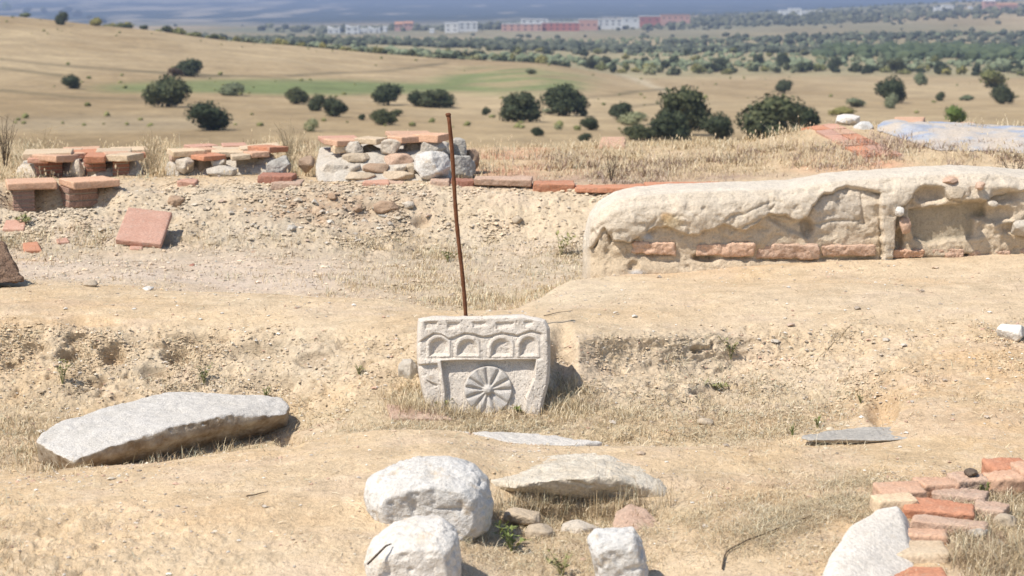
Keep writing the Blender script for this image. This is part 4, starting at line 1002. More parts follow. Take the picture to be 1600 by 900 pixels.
def drape(name, poly, off, mat, label, cat, seed):
    d = polysdf(Ufl, Vfl, poly).reshape(GU.shape)
    i, j = np.nonzero((d < 0) & (GP[..., 1] > 13) & (GP[..., 1] < 15.6))
    sub = np.zeros(GU.shape, bool); sub[i, j] = True
    q = sub[:-1, :-1] & sub[1:, :-1] & sub[:-1, 1:] & sub[1:, 1:]
    fi = np.stack([idx[:-1, :-1][q], idx[:-1, 1:][q], idx[1:, 1:][q], idx[1:, :-1][q]], -1)
    used, inv = np.unique(fi, return_inverse=True)
    V = Pfl[used].copy()
    uu_, vv_ = proj(V); ins_ = smooth(0, 14, -polysdf(uu_, vv_, poly)); z = off + ins_ * (.02 + .10 * np.abs(fbm(V, 1.6, 3, seed))) + .010 * ins_ * fbm(V * np.array([1, .4, 1]), 14, 2, seed + 1)
    V2 = V.copy(); V2[:, 2] += z; V3 = V2.copy(); V3[:, 2] -= .006
    f = inv.reshape(-1, 4); n = len(used)
    return add(name, mesh_np(name, V2, f), mat, None, None, label, cat, recenter=True)
nm = bpy.data.materials.new('netting'); nt, b = nodes(nm)
n1 = noise_node(nt, 3.2, 4, .6); n2 = noise_node(nt, 60, 3, .7)
r1 = ramp(nt, n1.outputs[0], [(.36, (.52, .44, .355)), (.50, (.47, .42, .37)), (.56, (.39, .39, .40)), (.68, (.29, .335, .44))])
r2 = ramp(nt, n2.outputs[0], [(.3, (.75, .75, .75)), (.7, (1.1, 1.1, 1.1))])
nt.links.new(mixc(nt, 1.0, r1.outputs[0], r2.outputs[0], 'MULTIPLY'), b.inputs['Base Color'])
r3 = ramp(nt, n2.outputs[0], [(.40, (0, 0, 0)), (.46, (1, 1, 1))]); pass
drape('ground_netting', [(1372, 188), (1400, 183), (1480, 186), (1600, 197), (1700, 204), (1700, 250), (1560, 238), (1460, 236), (1400, 215), (1368, 205)], .005, nm, 'faded blue and white netting draped over the mound at upper right', 'netting', 5)

# ------------------------------------------------------------ trees and bushes of the valley
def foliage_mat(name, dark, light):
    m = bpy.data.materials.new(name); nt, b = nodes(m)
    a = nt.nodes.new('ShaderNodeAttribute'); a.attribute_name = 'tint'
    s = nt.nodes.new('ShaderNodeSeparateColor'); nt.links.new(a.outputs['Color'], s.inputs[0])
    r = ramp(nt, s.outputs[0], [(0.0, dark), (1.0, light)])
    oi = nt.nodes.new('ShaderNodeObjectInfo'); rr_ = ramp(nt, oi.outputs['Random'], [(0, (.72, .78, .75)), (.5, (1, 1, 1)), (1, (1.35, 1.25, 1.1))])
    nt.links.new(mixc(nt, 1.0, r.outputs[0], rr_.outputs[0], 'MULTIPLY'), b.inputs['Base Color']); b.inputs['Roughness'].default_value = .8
    b.inputs['Specular IOR Level'].default_value = .15
    M[name] = m; return m
foliage_mat('oak leaves', (.030, .040, .020), (.105, .115, .06))
foliage_mat('sage leaves', (.16, .175, .10), (.27, .28, .17))
foliage_mat('gorse leaves', (.15, .15, .055), (.27, .25, .10))
foliage_mat('fresh leaves', (.09, .13, .03), (.20, .26, .07))
smat('bark', (.10, .08, .06), (.17, .14, .11), None, 3, .01)
def ico(sub=1):
    bm = bmesh.new(); bmesh.ops.create_icosphere(bm, subdivisions=sub, radius=1)
    V = np.array([v.co[:] for v in bm.verts]); F = np.array([[v.index for v in f.verts] for f in bm.faces]); bm.free(); return V, F
IV, IF = ico(2); IV1, IF1 = ico(1)
def crown_arrays(seed, nleaf, nl=7, leaf=.05, gap=.0):
    rng = np.random.RandomState(seed)
    lobes = []
    for k in range(nl):
        a = rng.uniform(0, 2 * math.pi); r = rng.uniform(.12, .33)
        z = rng.uniform(.28, .70) - r * .3
        s = rng.uniform(.20, .30) * (1 if k else 1.25)
        lobes.append((r * math.cos(a), r * math.sin(a), z, s, s, s * rng.uniform(.75, 1.05)))
    L = np.array(lobes)
    L[:, :2] -= L[:, :2].mean(0)
    Vs, Fs, Cs, n = [], [], [], 0
    for l in L:
        v = IV * (l[3:] * .78) ; v = v * (1 + .22 * fbm(IV + seed + l[0] * 9, 2.2, 3, seed))[:, None] + l[:3]
        v[:, 2] = np.maximum(v[:, 2], .04)
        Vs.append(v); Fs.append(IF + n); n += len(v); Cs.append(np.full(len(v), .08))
    k = rng.randint(0, nl, nleaf); d = rng.normal(size=(nleaf, 3)); d /= np.linalg.norm(d, axis=1)[:, None]
    clump = .5 + .5 * fbm(d * .8 + k[:, None] * 3.1, 2.6, 2, seed + 3)
    rad = rng.uniform(.74, 1.20, nleaf) * (.90 + .22 * clump)
    c = L[k, :3] + d * L[k, 3:] * rad[:, None]
    keep = c[:, 2] > .03; c = c[keep]; d = d[keep]; clump = clump[keep]; m = len(c)
    s = leaf * rng.uniform(.6, 1.3, m)
    a = np.cross(d + rng.normal(size=(m, 3)) * .6, rng.normal(size=(m, 3))); a /= np.linalg.norm(a, axis=1)[:, None]
    b = np.cross(a, d + rng.normal(size=(m, 3)) * .5); b /= np.linalg.norm(b, axis=1)[:, None]
    q = np.stack([c + a * s[:, None], c + b * s[:, None] * .8, c - a * s[:, None] * .9, c - b * s[:, None] * .7], 1).reshape(-1, 3)
    Vs.append(q); qf = (np.arange(m * 4).reshape(-1, 4) + n)
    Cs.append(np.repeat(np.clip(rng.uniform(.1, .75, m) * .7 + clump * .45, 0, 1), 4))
    V = np.concatenate(Vs)
    mn, mx = V.min(0), V.max(0)
    V[:, 0] = (V[:, 0] - (mn[0] + mx[0]) / 2) / (mx[0] - mn[0]); V[:, 1] = (V[:, 1] - (mn[1] + mx[1]) / 2) / (mx[0] - mn[0])
    V[:, 2] = .01 + .99 * (V[:, 2] - mn[2]) / (mx[2] - mn[2])
    c_ = np.concatenate(Cs)
    return V, [np.concatenate(Fs), qf], np.stack([c_, c_, c_], 1)
CR, CRS = {}, {}
for mt in ('oak leaves', 'sage leaves', 'gorse leaves', 'fresh leaves'):
    nv = 6 if mt == 'oak leaves' else 2
    CR[mt] = []
    for k in range(nv):
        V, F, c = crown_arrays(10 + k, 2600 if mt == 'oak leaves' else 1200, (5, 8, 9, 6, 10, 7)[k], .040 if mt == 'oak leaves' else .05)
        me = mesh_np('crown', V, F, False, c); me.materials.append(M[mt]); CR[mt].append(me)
    CRS[mt] = []
    for k in range(4):
        V, F, c = crown_arrays(40 + k, 260, (3, 5, 4, 6)[k], .10)
        me = mesh_np('bush', V, F, False, c); me.materials.append(M[mt]); CRS[mt].append(me)
tv, tf = tube([(0, 0, -.08), (.01, 0, .1), (.02, .01, .25), (.05, .02, .5)], [.05, .04, .032, .015], 7)
for l_ in (((.02, 0, .12), (-.10, .04, .36)), ((.02, 0, .16), (.14, -.06, .42)), ((.02, 0, .2), (.03, .14, .45))):
    v_, f_ = tube([l_[0], l_[1]], [.022, .01], 5); tf = [np.array(tf[0])] + [] if False else tf
    n0 = len(tv); tv = np.concatenate([tv, v_]); tf = [np.concatenate([tf[0], f_[0] + n0])] + tf[1:]
trunk_me = mesh_np('trunk', tv, tf, True); trunk_me.materials.append(M['bark'])
# (u, v of the foot, width px, height px, kind, label)
OAK, SAGE, GORSE, FRESH = 'oak leaves', 'sage leaves', 'gorse leaves', 'fresh leaves'
trees = [
 (257,168,80,48,OAK,'largest dark holm oak on the left of the valley, below the green strip'), (323,205,73,45,OAK,'dark round holm oak nearest the site on the left'),
 (292,120,48,28,OAK,'dark oak leaning right at the upper edge of the green strip'), (273,119,26,13,'brown','brown bush at the foot of the leaning dark oak'),
 (108,139,31,23,OAK,'small solitary dark oak in the dry field at far left'), (360,150,44,20,SAGE,'pale grey bush on the green strip'),
 (463,163,40,26,OAK,'dark rounded oak at the near edge of the green strip, left of a pair'), (494,174,30,27,OAK,'left oak of the overlapping pair below the green strip'),
 (522,183,42,31,OAK,'right oak of the overlapping pair below the green strip'), (605,165,50,33,OAK,'dark oak touching the green strip, centre left'),
 (648,167,26,26,OAK,'small oak between the dark oak and a long bushy one'), (682,169,64,28,OAK,'long low oak at the right end of the green strip'),
 (598,196,44,25,OAK,'grey green oak in front of the others, lower centre left'), (618,182,24,11,OAK,'low dark bush behind the grey green oak'),
 (565,188,12,10,OAK,'tiny dark bush left of the grey green oak'), (485,206,26,20,SAGE,'pale green bush nearest the rubble wall'),
 (760,180,15,13,OAK,'tiny dark bush alone right of the iron rod top'), (815,191,70,46,OAK,'left tree of the two large dark oaks right of the rod'),
 (884,182,76,49,OAK,'right tree of the two large dark oaks right of the rod, the taller one'), (860,179,28,9,SAGE,'low olive bush at the foot between the two large oaks'),
 (970,187,38,27,OAK,'medium dark oak between the large pair and the big clump'), (988,196,52,20,SAGE,'spreading pale bush in front of the medium oak'),
 (921,204,31,22,OAK,'dark bush with pale shrub behind it, right of the large pair'), (911,182,18,13,SAGE,'small pale shrub at the foot of the taller large oak'),
 (840,213,22,14,OAK,'small dark bush just beyond the terrace rim'), (914,221,24,13,OAK,'low dark bush at the terrace rim left of the salmon tile'),
 (872,203,14,8,SAGE,'tiny pale bush on bare soil below the large pair'), (1070,212,84,76,OAK,'tall domed oak, the highest of the big clump'),
 (1122,218,54,42,OAK,'rounded oak at the right of the big clump'), (1046,219,68,46,OAK,'oak at the lower left of the big clump'), (1000,220,56,24,OAK,'low dark bushes spreading left of the big clump'),
 (1206,218,108,70,OAK,'broad dark oak at right of centre, behind the mound'), (1258,208,52,46,OAK,'oak against the right side of the broad dark oak'),
 (1227,146,29,21,OAK,'lone rounded oak on the open field right of centre'), (1395,162,50,43,OAK,'pointed dark oak on the open field at right'),
 (1393,170,24,24,SAGE,'pale shrub in front of the pointed dark oak'), (1570,163,38,30,OAK,'dark oak near the right edge of the open field'), (1470,158,16,15,OAK,'very small oak between two larger ones at right'),
 (1512,158,24,9,SAGE,'low pale bush near the right edge'), (1556,138,46,28,GORSE,'yellowish bush behind the dark oak near the right edge'), (1440,134,22,20,SAGE,'pale bush standing in front of the scrub belt at right'),
 (1340,168,34,14,SAGE,'faint pale bush low on the open field left of the pointed oak'), (1318,182,44,14,GORSE,'yellowish low shrub just beyond the mound'),
 (95,39,22,21,OAK,'dark tree on the crest of the left hill'), (104,20,18,9,OAK,'dark tree peeking over the crest behind the first one'), (42,20,15,8,OAK,'flat dark bush on the crest at far left'),
 (9,17,17,13,FRESH,'green tree on the crest at the left edge'), (68,21,11,10,SAGE,'pale bush on the crest between two dark ones'), (120,26,16,10,OAK,'small dark bush on the crest right of the dark tree'),
 (139,30,9,7,OAK,'tiny dark bush on the crest slope'), (149,41,22,13,GORSE,'yellow green bush on the crest slope'), (160,37,13,8,OAK,'dark bush behind the yellow green one on the crest'),
 (38,27,20,7,SAGE,'low greyish bush on the crest at far left'), (1497,196,38,30,FRESH,'bright green leafy bush behind the blue netting'),
 (945,101,22,13,OAK,'dark flat tree at the front of the scrub belt, left of the track'), (925,108,20,18,OAK,'rounded dark tree at the front of the scrub belt'), (1040,107,16,13,OAK,'small round tree above the pale track'),
 (1108,113,22,14,OAK,'dark bush at the front of the scrub belt right of the track'), (1128,107,28,18,OAK,'wide dark tree at the front of the scrub belt right of the track'), (1186,102,20,17,OAK,'dark round tree in the scrub belt above the broad oak'),
 (1225,105,24,22,OAK,'upright tree in the scrub belt above the lone rounded oak'), (1305,110,24,22,OAK,'dark tree at the front of the scrub belt at right'), (1360,115,20,14,OAK,'squat grey green tree at the front of the scrub belt'),
 (1402,115,31,24,OAK,'umbrella shaped tree at the front of the scrub belt above the pointed oak'), (1470,115,21,20,OAK,'rounded dark tree at the front of the scrub belt further right'), (830,116,20,9,SAGE,'pale bush on the rise above the large pair')]
foliage_mat('brown leaves', (.11, .07, .045), (.2, .14, .09)); 
_v = [m.copy() for m in CR[SAGE][:1]]; _v[0].materials.clear(); _v[0].materials.append(M['brown leaves']); CR['brown'] = _v
rngt = random.Random(5)
for k, (u, v, w, h, mt, lb) in enumerate(trees):
    p = fat(u, v); sc = p[1] / FPX
    W_, Hh = w * sc * 1.07, h * sc * 1.08
    small = w < 24
    ms = CR[mt]
    big = w >= 26 and mt == OAK
    name = 'oak_tree' if big or (mt == OAK and w > 16) else 'bush'
    e = empty(name, (p[0], p[1] + W_ * .3, p[2] - .05 * Hh), lb, 'tree' if name == 'oak_tree' else 'bush', None, rz=0)
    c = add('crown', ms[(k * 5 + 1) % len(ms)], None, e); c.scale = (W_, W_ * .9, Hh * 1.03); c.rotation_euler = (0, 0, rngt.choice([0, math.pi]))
    t = add('trunk', trunk_me, None, e); t.scale = (W_, W_, Hh)
# scrub beyond the fields: each bush on its own
def shade(u): return 1
belt = []
for k in range(96):
    u = rngt.uniform(165, 760); belt.append((u, rngt.uniform(522, 560) if k % 3 else rngt.uniform(560, 640), rngt.uniform(2.2, 5.0), rngt.uniform(1.1, 2.3), rngt.choice([GORSE, GORSE, SAGE, OAK]) if u < 480 else rngt.choice([GORSE, SAGE, OAK])))
for k in range(200):
    u = rngt.uniform(700, 1680); belt.append((u, rngt.choice([rngt.uniform(590, 640), rngt.uniform(620, 1050)]), rngt.uniform(2.2, 5.4), rngt.uniform(1.5, 3.8), rngt.choice([OAK, OAK, SAGE, GORSE])))
GB = {OAK: ('dark green bush among the scrub beyond the dry fields', 'dark bushes of the scrub belt'), SAGE: ('pale grey green bush among the scrub beyond the dry fields', 'pale bushes of the scrub belt'),
      GORSE: ('yellow green bush among the scrub beyond the dry fields', 'yellow green bushes of the scrub belt')}
colsY = F_[:, :, 1]
def far_at(u, Y):
    j = (u + 700) / (3000 / 419); j0 = int(j); tj = j - j0
    z = [np.interp(Y, colsY[:, q], F_[:, q, 2]) for q in (j0, j0 + 1)]
    return np.array([(u - 800) / FPX * Y * 1.0, Y, z[0] * (1 - tj) + z[1] * tj])
for k, (u, Y, w, h, mt) in enumerate(belt):
    p = far_at(u, Y); p[0] *= (CT - (p[2] - CAMZ) * ST / Y)
    ms = CRS[mt]
    o = add('bush', ms[k % 4], None, None, (p[0], p[1], p[2] - .15), GB[mt][0], 'bush', GB[mt][1])
    o.scale = (w, w, h); o.rotation_euler = (0, 0, rngt.uniform(0, 6.28))
# woods on the far slopes (nobody could count them)
def blobs(name, n, ylo, yhi, u0, u1, size, seed, mat, dens, flat=.8, label=None):
    rs = np.random.RandomState(seed); N = n * 4
    Y = np.exp(rs.uniform(math.log(ylo), math.log(yhi), N)); u = rs.uniform(u0, u1, N)
    j = (u + 700) / (3000 / 419); j0 = j.astype(int); tj = j - j0
    rowi = np.array([np.interp(y, colsY[:, 200], np.arange(colsY.shape[0])) for y in Y]); r0 = np.clip(rowi.astype(int), 0, colsY.shape[0] - 2); tr = rowi - r0
    def g(a): return (a[r0, j0] * (1 - tj) + a[r0, j0 + 1] * tj) * (1 - tr) + (a[r0 + 1, j0] * (1 - tj) + a[r0 + 1, j0 + 1] * tj) * tr
    P_ = np.stack([g(F_[..., 0]), g(F_[..., 1]), g(F_[..., 2])], -1)
    w = dens(P_, u, Y); keep = rs.uniform(size=N) < w; P_ = P_[keep][:n]; m = len(P_)
    s = rs.uniform(size[0], size[1], m); asp = rs.uniform(.7, 1.1, m) * flat
    base = IV1[None] * (1 + .25 * rs.uniform(-1, 1, (m, len(IV1), 1)))
    V = base * np.stack([s, s, s * asp], -1)[:, None, :] * .5; V[..., 2] += (s * asp * .3)[:, None]; V += P_[:, None, :]
    Fb = IF1[None] + (np.arange(m) * len(IV1))[:, None, None]
    c = np.repeat(rs.uniform(0, 1, m), len(IV1))
    return add(name, mesh_np(name, V.reshape(-1, 3), Fb.reshape(-1, 3), False, np.stack([c] * 3, 1)), M[mat], kind='stuff')
foliage_mat('wood leaves', (.045, .053, .035), (.125, .13, .085))
def d1(P_, u, Y): return np.clip(.15 + 2.4 * fbm(P_ * np.array([.6, 1, 0]), .006, 3, 71), .02, 1) * np.where(u < 700, np.clip(1 - (Y - 1350) / 200, .02, 1), 1) * np.where((Y > 1550) & (Y < 1930) & (u < 1100), .04, 1)
blobs('scrub_wood', 3600, 820, 3300, -300, 1900, (2.5, 6.5), 3, 'wood leaves', d1)
def d2(P_, u, Y): return np.clip(.3 + 2 * fbm(P_, .01, 2, 72), 0, 1)
blobs('olive_scrub', 2200, 640, 1400, 300, 1900, (1.5, 3.5), 4, 'sage leaves', d2)
def d3(P_, u, Y): return np.exp(-((Y - 2080) / 90) ** 2) * smooth(380, 470, u) * .9 + np.exp(-((Y - 2350) / 200) ** 2) * smooth(700, 800, u) * .7
blobs('tree_line', 1500, 1400, 3000, 350, 1900, (5, 10), 5, 'wood leaves', d3)
def d4(P_, u, Y): return np.exp(-((Y - 900) / 90) ** 2) * smooth(1260, 1400, u)
foliage_mat('green wood leaves', (.05, .068, .035), (.10, .12, .06))
blobs('dense_wood', 900, 760, 1100, 1200, 1900, (4, 8), 6, 'green wood leaves', d4)

def d5(P_, u, Y): return np.clip(.05 + 1.6 * fbm(P_ * np.array([.6, 1, 0]), .03, 3, 75), .01, 1)
blobs('field_scrub', 300, 195, 560, -200, 1800, (.3, 1.0), 8, 'gorse leaves', d5, .8)

# ------------------------------------------------------------ far buildings
smat('white wall', (.68, .68, .66), (.74, .74, .72), None, .3, .002)
smat('red wall', (.42, .15, .12), (.50, .20, .16), None, .3, .002)
smat('salmon wall', (.52, .30, .24), (.58, .36, .30), None, .3, .002)
smat('pale roof', (.50, .50, .50), (.58, .57, .56), None, .3, .002)
smat('clay roof', (.42, .22, .14), (.5, .28, .19), None, .3, .002)
smat('window glass', (.06, .07, .09), (.09, .10, .12), None, .3, .002)
def bx(x0, x1, y0, y1, z0, z1): return box_mesh(x0, x1, y0, y1, z0, z1)
def building(u0, u1, vt_, vb, Yh, wm, rm, label, name='building', roof='flat', wins=1, deep=14, rz=0, cat='building'):
    j = (u0 + u1) / 2; p = fat(j, vb, 1100) if Yh is None else far_at(j, Yh)
    Y = p[1]; sc = Y / FPX; w = (u1 - u0) * sc; h = (vb - vt_) * sc
    base = unp(j, vb, Y); base[2] -= .5
    e = empty(name, base.tolist(), label, cat, rz=R(rz))
    h += .5
    add('foundation', bx(-w / 2 - .1, w / 2 + .1, -.1, deep + .1, -12, .35), M[wm], e)
    add('wall', bx(-w / 2, w / 2, 0, deep, .35, h), M[wm], e)
    if roof == 'flat': add('roof', bx(-w / 2 - .25, w / 2 + .25, -.25, deep + .25, h, h + .5), M[rm], e)
    elif roof == 'gable':
        V = [(-w / 2 - .4, -.5, h), (w / 2 + .4, -.5, h), (w / 2 + .4, deep + .5, h), (-w / 2 - .4, deep + .5, h), (-w / 2 - .4, deep / 2, h + 2.4), (w / 2 + .4, deep / 2, h + 2.4)]
        add('roof', mesh_np('roof', np.array(V, float), [np.array([(0, 1, 5, 4), (2, 3, 4, 5), (0, 3, 2, 1)]), np.array([(1, 2, 5), (3, 0, 4)])], False), M[rm], e)
    else:   # sagging sail roof, high at both ends
        n = 13; xs = np.linspace(-w / 2, w / 2, n); zs = h + 2.2 * (np.abs(xs) / (w / 2)) ** 1.8
        V = np.concatenate([np.stack([xs, xs * 0 - .3, zs], 1), np.stack([xs, xs * 0 + deep + .3, zs], 1), np.stack([xs, xs * 0 - .3, zs * 0 + h - .4], 1), np.stack([xs, xs * 0 + deep + .3, zs * 0 + h - .4], 1)])
        q = np.arange(n - 1); F1 = np.stack([q, q + 1, q + 1 + n, q + n], 1); F2 = np.stack([q + 2 * n, q + 1 + 2 * n, q + 1, q], 1); F3 = np.stack([q + n, q + n + 1, q + 3 * n + 1, q + 3 * n], 1); F4 = np.stack([q + 2 * n, q + 3 * n, q + 3 * n + 1, q + 2 * n + 1], 1)
        E = np.array([(0, n, 3 * n, 2 * n), (n - 1, 3 * n - 1, 4 * n - 1, 2 * n - 1)])
        add('roof', mesh_np('roof', V, [np.concatenate([F1, F2, F3, F4]), E], False), M[rm], e)
    if wins:
        nw = max(2, int(w / 6)); wm_ = bx(-1.1, 1.1, -.04, .05, 0, 1.5)
        for fl in range(wins):
            zz = h * (.30 + fl * .4) if wins > 1 else h * .42
            if zz + 1.5 > h: continue
            for q in range(nw):
                add('window', wm_, M['window glass'], e, (-w / 2 + (q + .5) * w / nw, 0, zz))
    return e
building(512, 531, 45, 54, 1900, 'white wall', 'white wall', 'leftmost white building of the far row, with a sagging sail roof', roof='sail')
building(540, 561, 43, 57, 1880, 'white wall', 'white wall', 'tallest white building of the left far row, with a sail roof', roof='sail', wins=2)
building(562, 575, 46, 55, 1930, 'white wall', 'white wall', 'low white building between two sail roofed ones on the plain', wins=1)
building(575, 594, 45, 54, 1910, 'white wall', 'white wall', 'fourth white building of the left far row, with a sail roof', roof='sail')
building(598, 604, 43, 48, 1950, 'white wall', 'white wall', 'smallest white block at the right end of the left far row', wins=0)
building(617, 629, 38, 45, 2000, 'salmon wall', 'clay roof', 'left one of two small red roofed houses among far trees', name='house', roof='gable', cat='house', wins=1)
building(631, 645, 37, 43, 2050, 'salmon wall', 'clay roof', 'right one of two small red roofed houses among far trees', name='house', roof='gable', cat='house', wins=1)
building(671, 678, 46, 52, 1880, 'white wall', 'white wall', 'tiny white hut in front of the far trees', name='house', cat='house', wins=0)
building(695, 716, 37, 52, 1880, 'white wall', 'white wall', 'left and larger of the two joined white blocks at far centre', wins=2)
building(717, 746, 36, 47, 1900, 'white wall', 'white wall', 'right white block joined to the larger one, with dark windows', wins=2)
building(784, 847, 38, 50, 1900, 'salmon wall', 'pale roof', 'salmon front end of the long far hall complex', name='hall', wins=2, cat='hall')
building(814, 856, 31, 37, 1960, 'white wall', 'pale roof', 'white roof storey rising behind the salmon hall', name='hall', wins=1, cat='hall')
building(847, 905, 36, 50, 1905, 'red wall', 'pale roof', 'deep red hall next to the salmon one on the plain', name='hall', wins=2, cat='hall')
building(905, 934, 31, 46, 1950, 'salmon wall', 'pale roof', 'salmon hall right of the deep red hall', name='hall', wins=1, cat='hall')
building(934, 972, 31, 42, 2000, 'white wall', 'pale roof', 'white hall between the salmon hall and the bright red one', name='hall', wins=2, cat='hall')
building(973, 999, 29, 36, 2050, 'white wall', 'pale roof', 'low white block left of the bright red hall', name='hall', wins=1, cat='hall')
building(999, 1032, 26, 36, 2100, 'red wall', 'pale roof', 'bright red hall near the right end of the far row', name='hall', wins=1, cat='hall')
building(1033, 1078, 24, 32, 2150, 'salmon wall', 'clay roof', 'brownish hall at the right end of the far row', name='hall', wins=1, cat='hall')
building(1218, 1234, 17, 27, 2500, 'white wall', 'white wall', 'left white block of the far right group', wins=1)
building(1233, 1252, 14, 22, 2550, 'white wall', 'white wall', 'taller middle white block of the far right group', wins=1)
building(1253, 1285, 18, 27, 2500, 'white wall', 'white wall', 'long low white block of the far right group', wins=1)
building(1462, 1472, 12, 20, 2350, 'white wall', 'white wall', 'left white house on the wooded rise at upper right', name='house', wins=0, cat='house')
building(1473, 1490, 9, 18, 2400, 'white wall', 'white wall', 'right white house on the wooded rise at upper right', name='house', wins=1, cat='house')
building(1516, 1521, 11, 17, 2400, 'white wall', 'white wall', 'tiny white hut on the wooded rise at upper right', name='house', wins=0, cat='house')
building(1538, 1556, 2, 8, 2500, 'salmon wall', 'pale roof', 'pale roofed house highest on the wooded rise at upper right', name='house', roof='gable', cat='house', wins=1)
building(1560, 1590, 8, 16, 2350, 'salmon wall', 'clay roof', 'long clay roofed house near the upper right corner', name='house', roof='gable', wins=1, cat='house')

# ------------------------------------------------------------ dry grass, litter, gravel
def straw_mat(name, rough=.85):
    m = bpy.data.materials.new(name); nt, b = nodes(m)
    a = nt.nodes.new('ShaderNodeAttribute'); a.attribute_name = 'tint'
    nt.links.new(a.outputs['Color'], b.inputs['Base Color']); b.inputs['Roughness'].default_value = rough
    b.inputs['Specular IOR Level'].default_value = .15
    M[name] = m; return m
straw_mat('straw'); straw_mat('pebbles', .95)
RS = np.random.RandomState(7)
def pick(w, n):
    w = (w * (rowpos > 1)).ravel().clip(0, None).astype(float); w /= w.sum()
    return RS.choice(len(w), n, p=w)
def blades(base, h, w, lean, col_, seg=2, droop=.5, jit=.15):
    """base (n,3), h (n), w (n), lean (n): horizontal reach / height"""
    n = len(base); a = RS.uniform(0, 2 * math.pi, n)
    d = np.stack([np.cos(a), np.sin(a), 0 * a], 1); s = np.stack([-np.sin(a + RS.uniform(-.8, .8, n)), np.cos(a), 0 * a], 1)
    s /= np.linalg.norm(s, axis=1)[:, None]
    Vs = []
    for k in range(seg + 1):
        t = k / seg
        c = base + np.array([0, 0, 1.0]) * (h * (t - droop * lean * t * t * .5))[:, None] + d * (h * lean * (t ** 1.5))[:, None]
        c = c - np.array([0, 0, .004]) * (k == 0)
        if k < seg:
            ww = (w * (1 - .55 * t))[:, None]; Vs += [c - s * ww, c + s * ww]
        else: Vs.append(c)
    nv = 2 * seg + 1
    V = np.stack(Vs, 1)
    o = (np.arange(n) * nv)[:, None]
    Fq_ = [np.array([[2 * k, 2 * k + 1, 2 * k + 3, 2 * k + 2]]) + o for k in range(seg - 1)]
    Ft = np.array([[2 * seg - 2, 2 * seg - 1, 2 * seg]]) + o
    C_ = np.repeat(col_, nv, 0)
    return V.reshape(-1, 3), Fq_, Ft, C_
SC = np.array([[.64, .52, .33], [.55, .42, .25], [.72, .62, .44], [.44, .33, .20], [.32, .23, .15], [.50, .47, .33]])
def grass(name, w, ntuft, per, h, lean=(.2, 1.0), width=.0014, spread=.02, pal=SC, pw=None, seg=2, heads=0):
    k = pick(w, ntuft); c = Pfl[k]
    th = RS.uniform(.35, 1.4, ntuft) * (.45 + 1.1 * vnoise(c, 2.6, 17) ** 1.3)
    tc = pal[RS.choice(len(pal), ntuft, p=pw)]
    b = np.repeat(c, per, 0); n = len(b); b = b + RS.normal(size=(n, 3)) * np.array([spread, spread, .002])
    hh = RS.uniform(h[0], h[1], n) * np.repeat(th, per)
    cc = np.repeat(tc, per, 0) * RS.uniform(.75, 1.15, (n, 1))
    wd = width * (b[:, 1] / 7.0) ** .8 * RS.uniform(.7, 1.4, n)
    V, Fq_, Ft, C_ = blades(b, hh, wd, RS.uniform(lean[0], lean[1], n), cc, seg)
    if heads:
        # seed heads: small spindles at the tips
        nv = 2 * seg + 1; tips = V.reshape(-1, nv, 3)[:, -1]; sel = RS.uniform(size=n) < heads; t = tips[sel]; m = len(t)
        hs = RS.uniform(.010, .024, m); q = np.array([[0, 0, 1], [.28, 0, .35], [-.28, .1, .35], [0, 0, -.5]])
        HV = t[:, None, :] + q[None] * hs[:, None, None]; hf = (np.arange(m) * 4)[:, None, None] + np.array([[0, 1, 2], [1, 3, 2]]) + len(V)
        V = np.concatenate([V, HV.reshape(-1, 3)]); Ft = np.concatenate([Ft, hf.reshape(-1, 3)]); C_ = np.concatenate([C_, np.repeat(np.tile([[.62, .5, .33]], (m, 1)), 4, 0)])
    return add(name, mesh_np(name, V, Fq_ + [Ft], False, C_), M['straw'], kind='stuff')
n1_ = fbm(GP, 2.2, 3, 101); n2_ = fbm(GP, 7, 2, 102)
clump = smooth(-.08, .42, n1_ * .6 + n2_ * .7)
W_tr = smooth(6.5, 7.2, rowpos) * (1 - smooth(9.2, 10, rowpos)) * (.25 + clump) * (.35 + .9 * ell(GU, GV, 860, 660, 420, 50, .4)) * (1 - .8 * smooth(1230, 1380, GU)) * (1 - .75 * ell(GU, GV, 500, 640, 110, 50, .4))
W_lo = smooth(14.4, 15.4, rowpos) * (1 - smooth(17.2, 18, rowpos)) * (1 - smooth(890, 960, GU)) * (.10 + .9 * np.maximum(smooth(470, 640, GU), .8 * ell(GU, GV, 200, 372, 300, 22, .5))) * (.15 + clump)
W_te = smooth(20.2, 20.8, rowpos) * (1 - smooth(24.6, 25, rowpos)) * smooth(760, 930, GU) * (.15 + .85 * clump) * (1 - .85 * ell(GU, GV, 1480, 215, 190, 28, .3)) * (1 - .9 * (np.abs(GU - (1290 + (GV - 190) * 1.35)) < 50) * (GV < 250))
W_tl = smooth(20.2, 20.8, rowpos) * (1 - smooth(24.6, 25, rowpos)) * (.12 + 1.6 * ell(GU, GV, 20, 250, 60, 40, .4) + 1.4 * ell(GU, GV, 243, 250, 24, 40, .5) + 1.3 * ell(GU, GV, 458, 240, 40, 45, .5) + .5 * ell(GU, GV, 750, 262, 60, 20, .5)) * (GU < 800)
W_fr = ell(GU, GV, 870, 850, 170, 75, .25) * (.3 + clump) + ell(GU, GV, 1230, 800, 170, 85, .45) * (.12 + clump) * .8
W_rt = ell(GU, GV, 1585, 830, 110, 85, .3) * smooth(1478, 1496, GU)
W_lf = ell(GU, GV, 60, 860, 160, 60, .5) * (.1 + clump) + ell(GU, GV, 20, 690, 130, 40, .5) * .9
W_b1 = bank1 * (.05 + clump) * .8 + ell(GU, GV, 1160, 640, 160, 60, .5) * .5
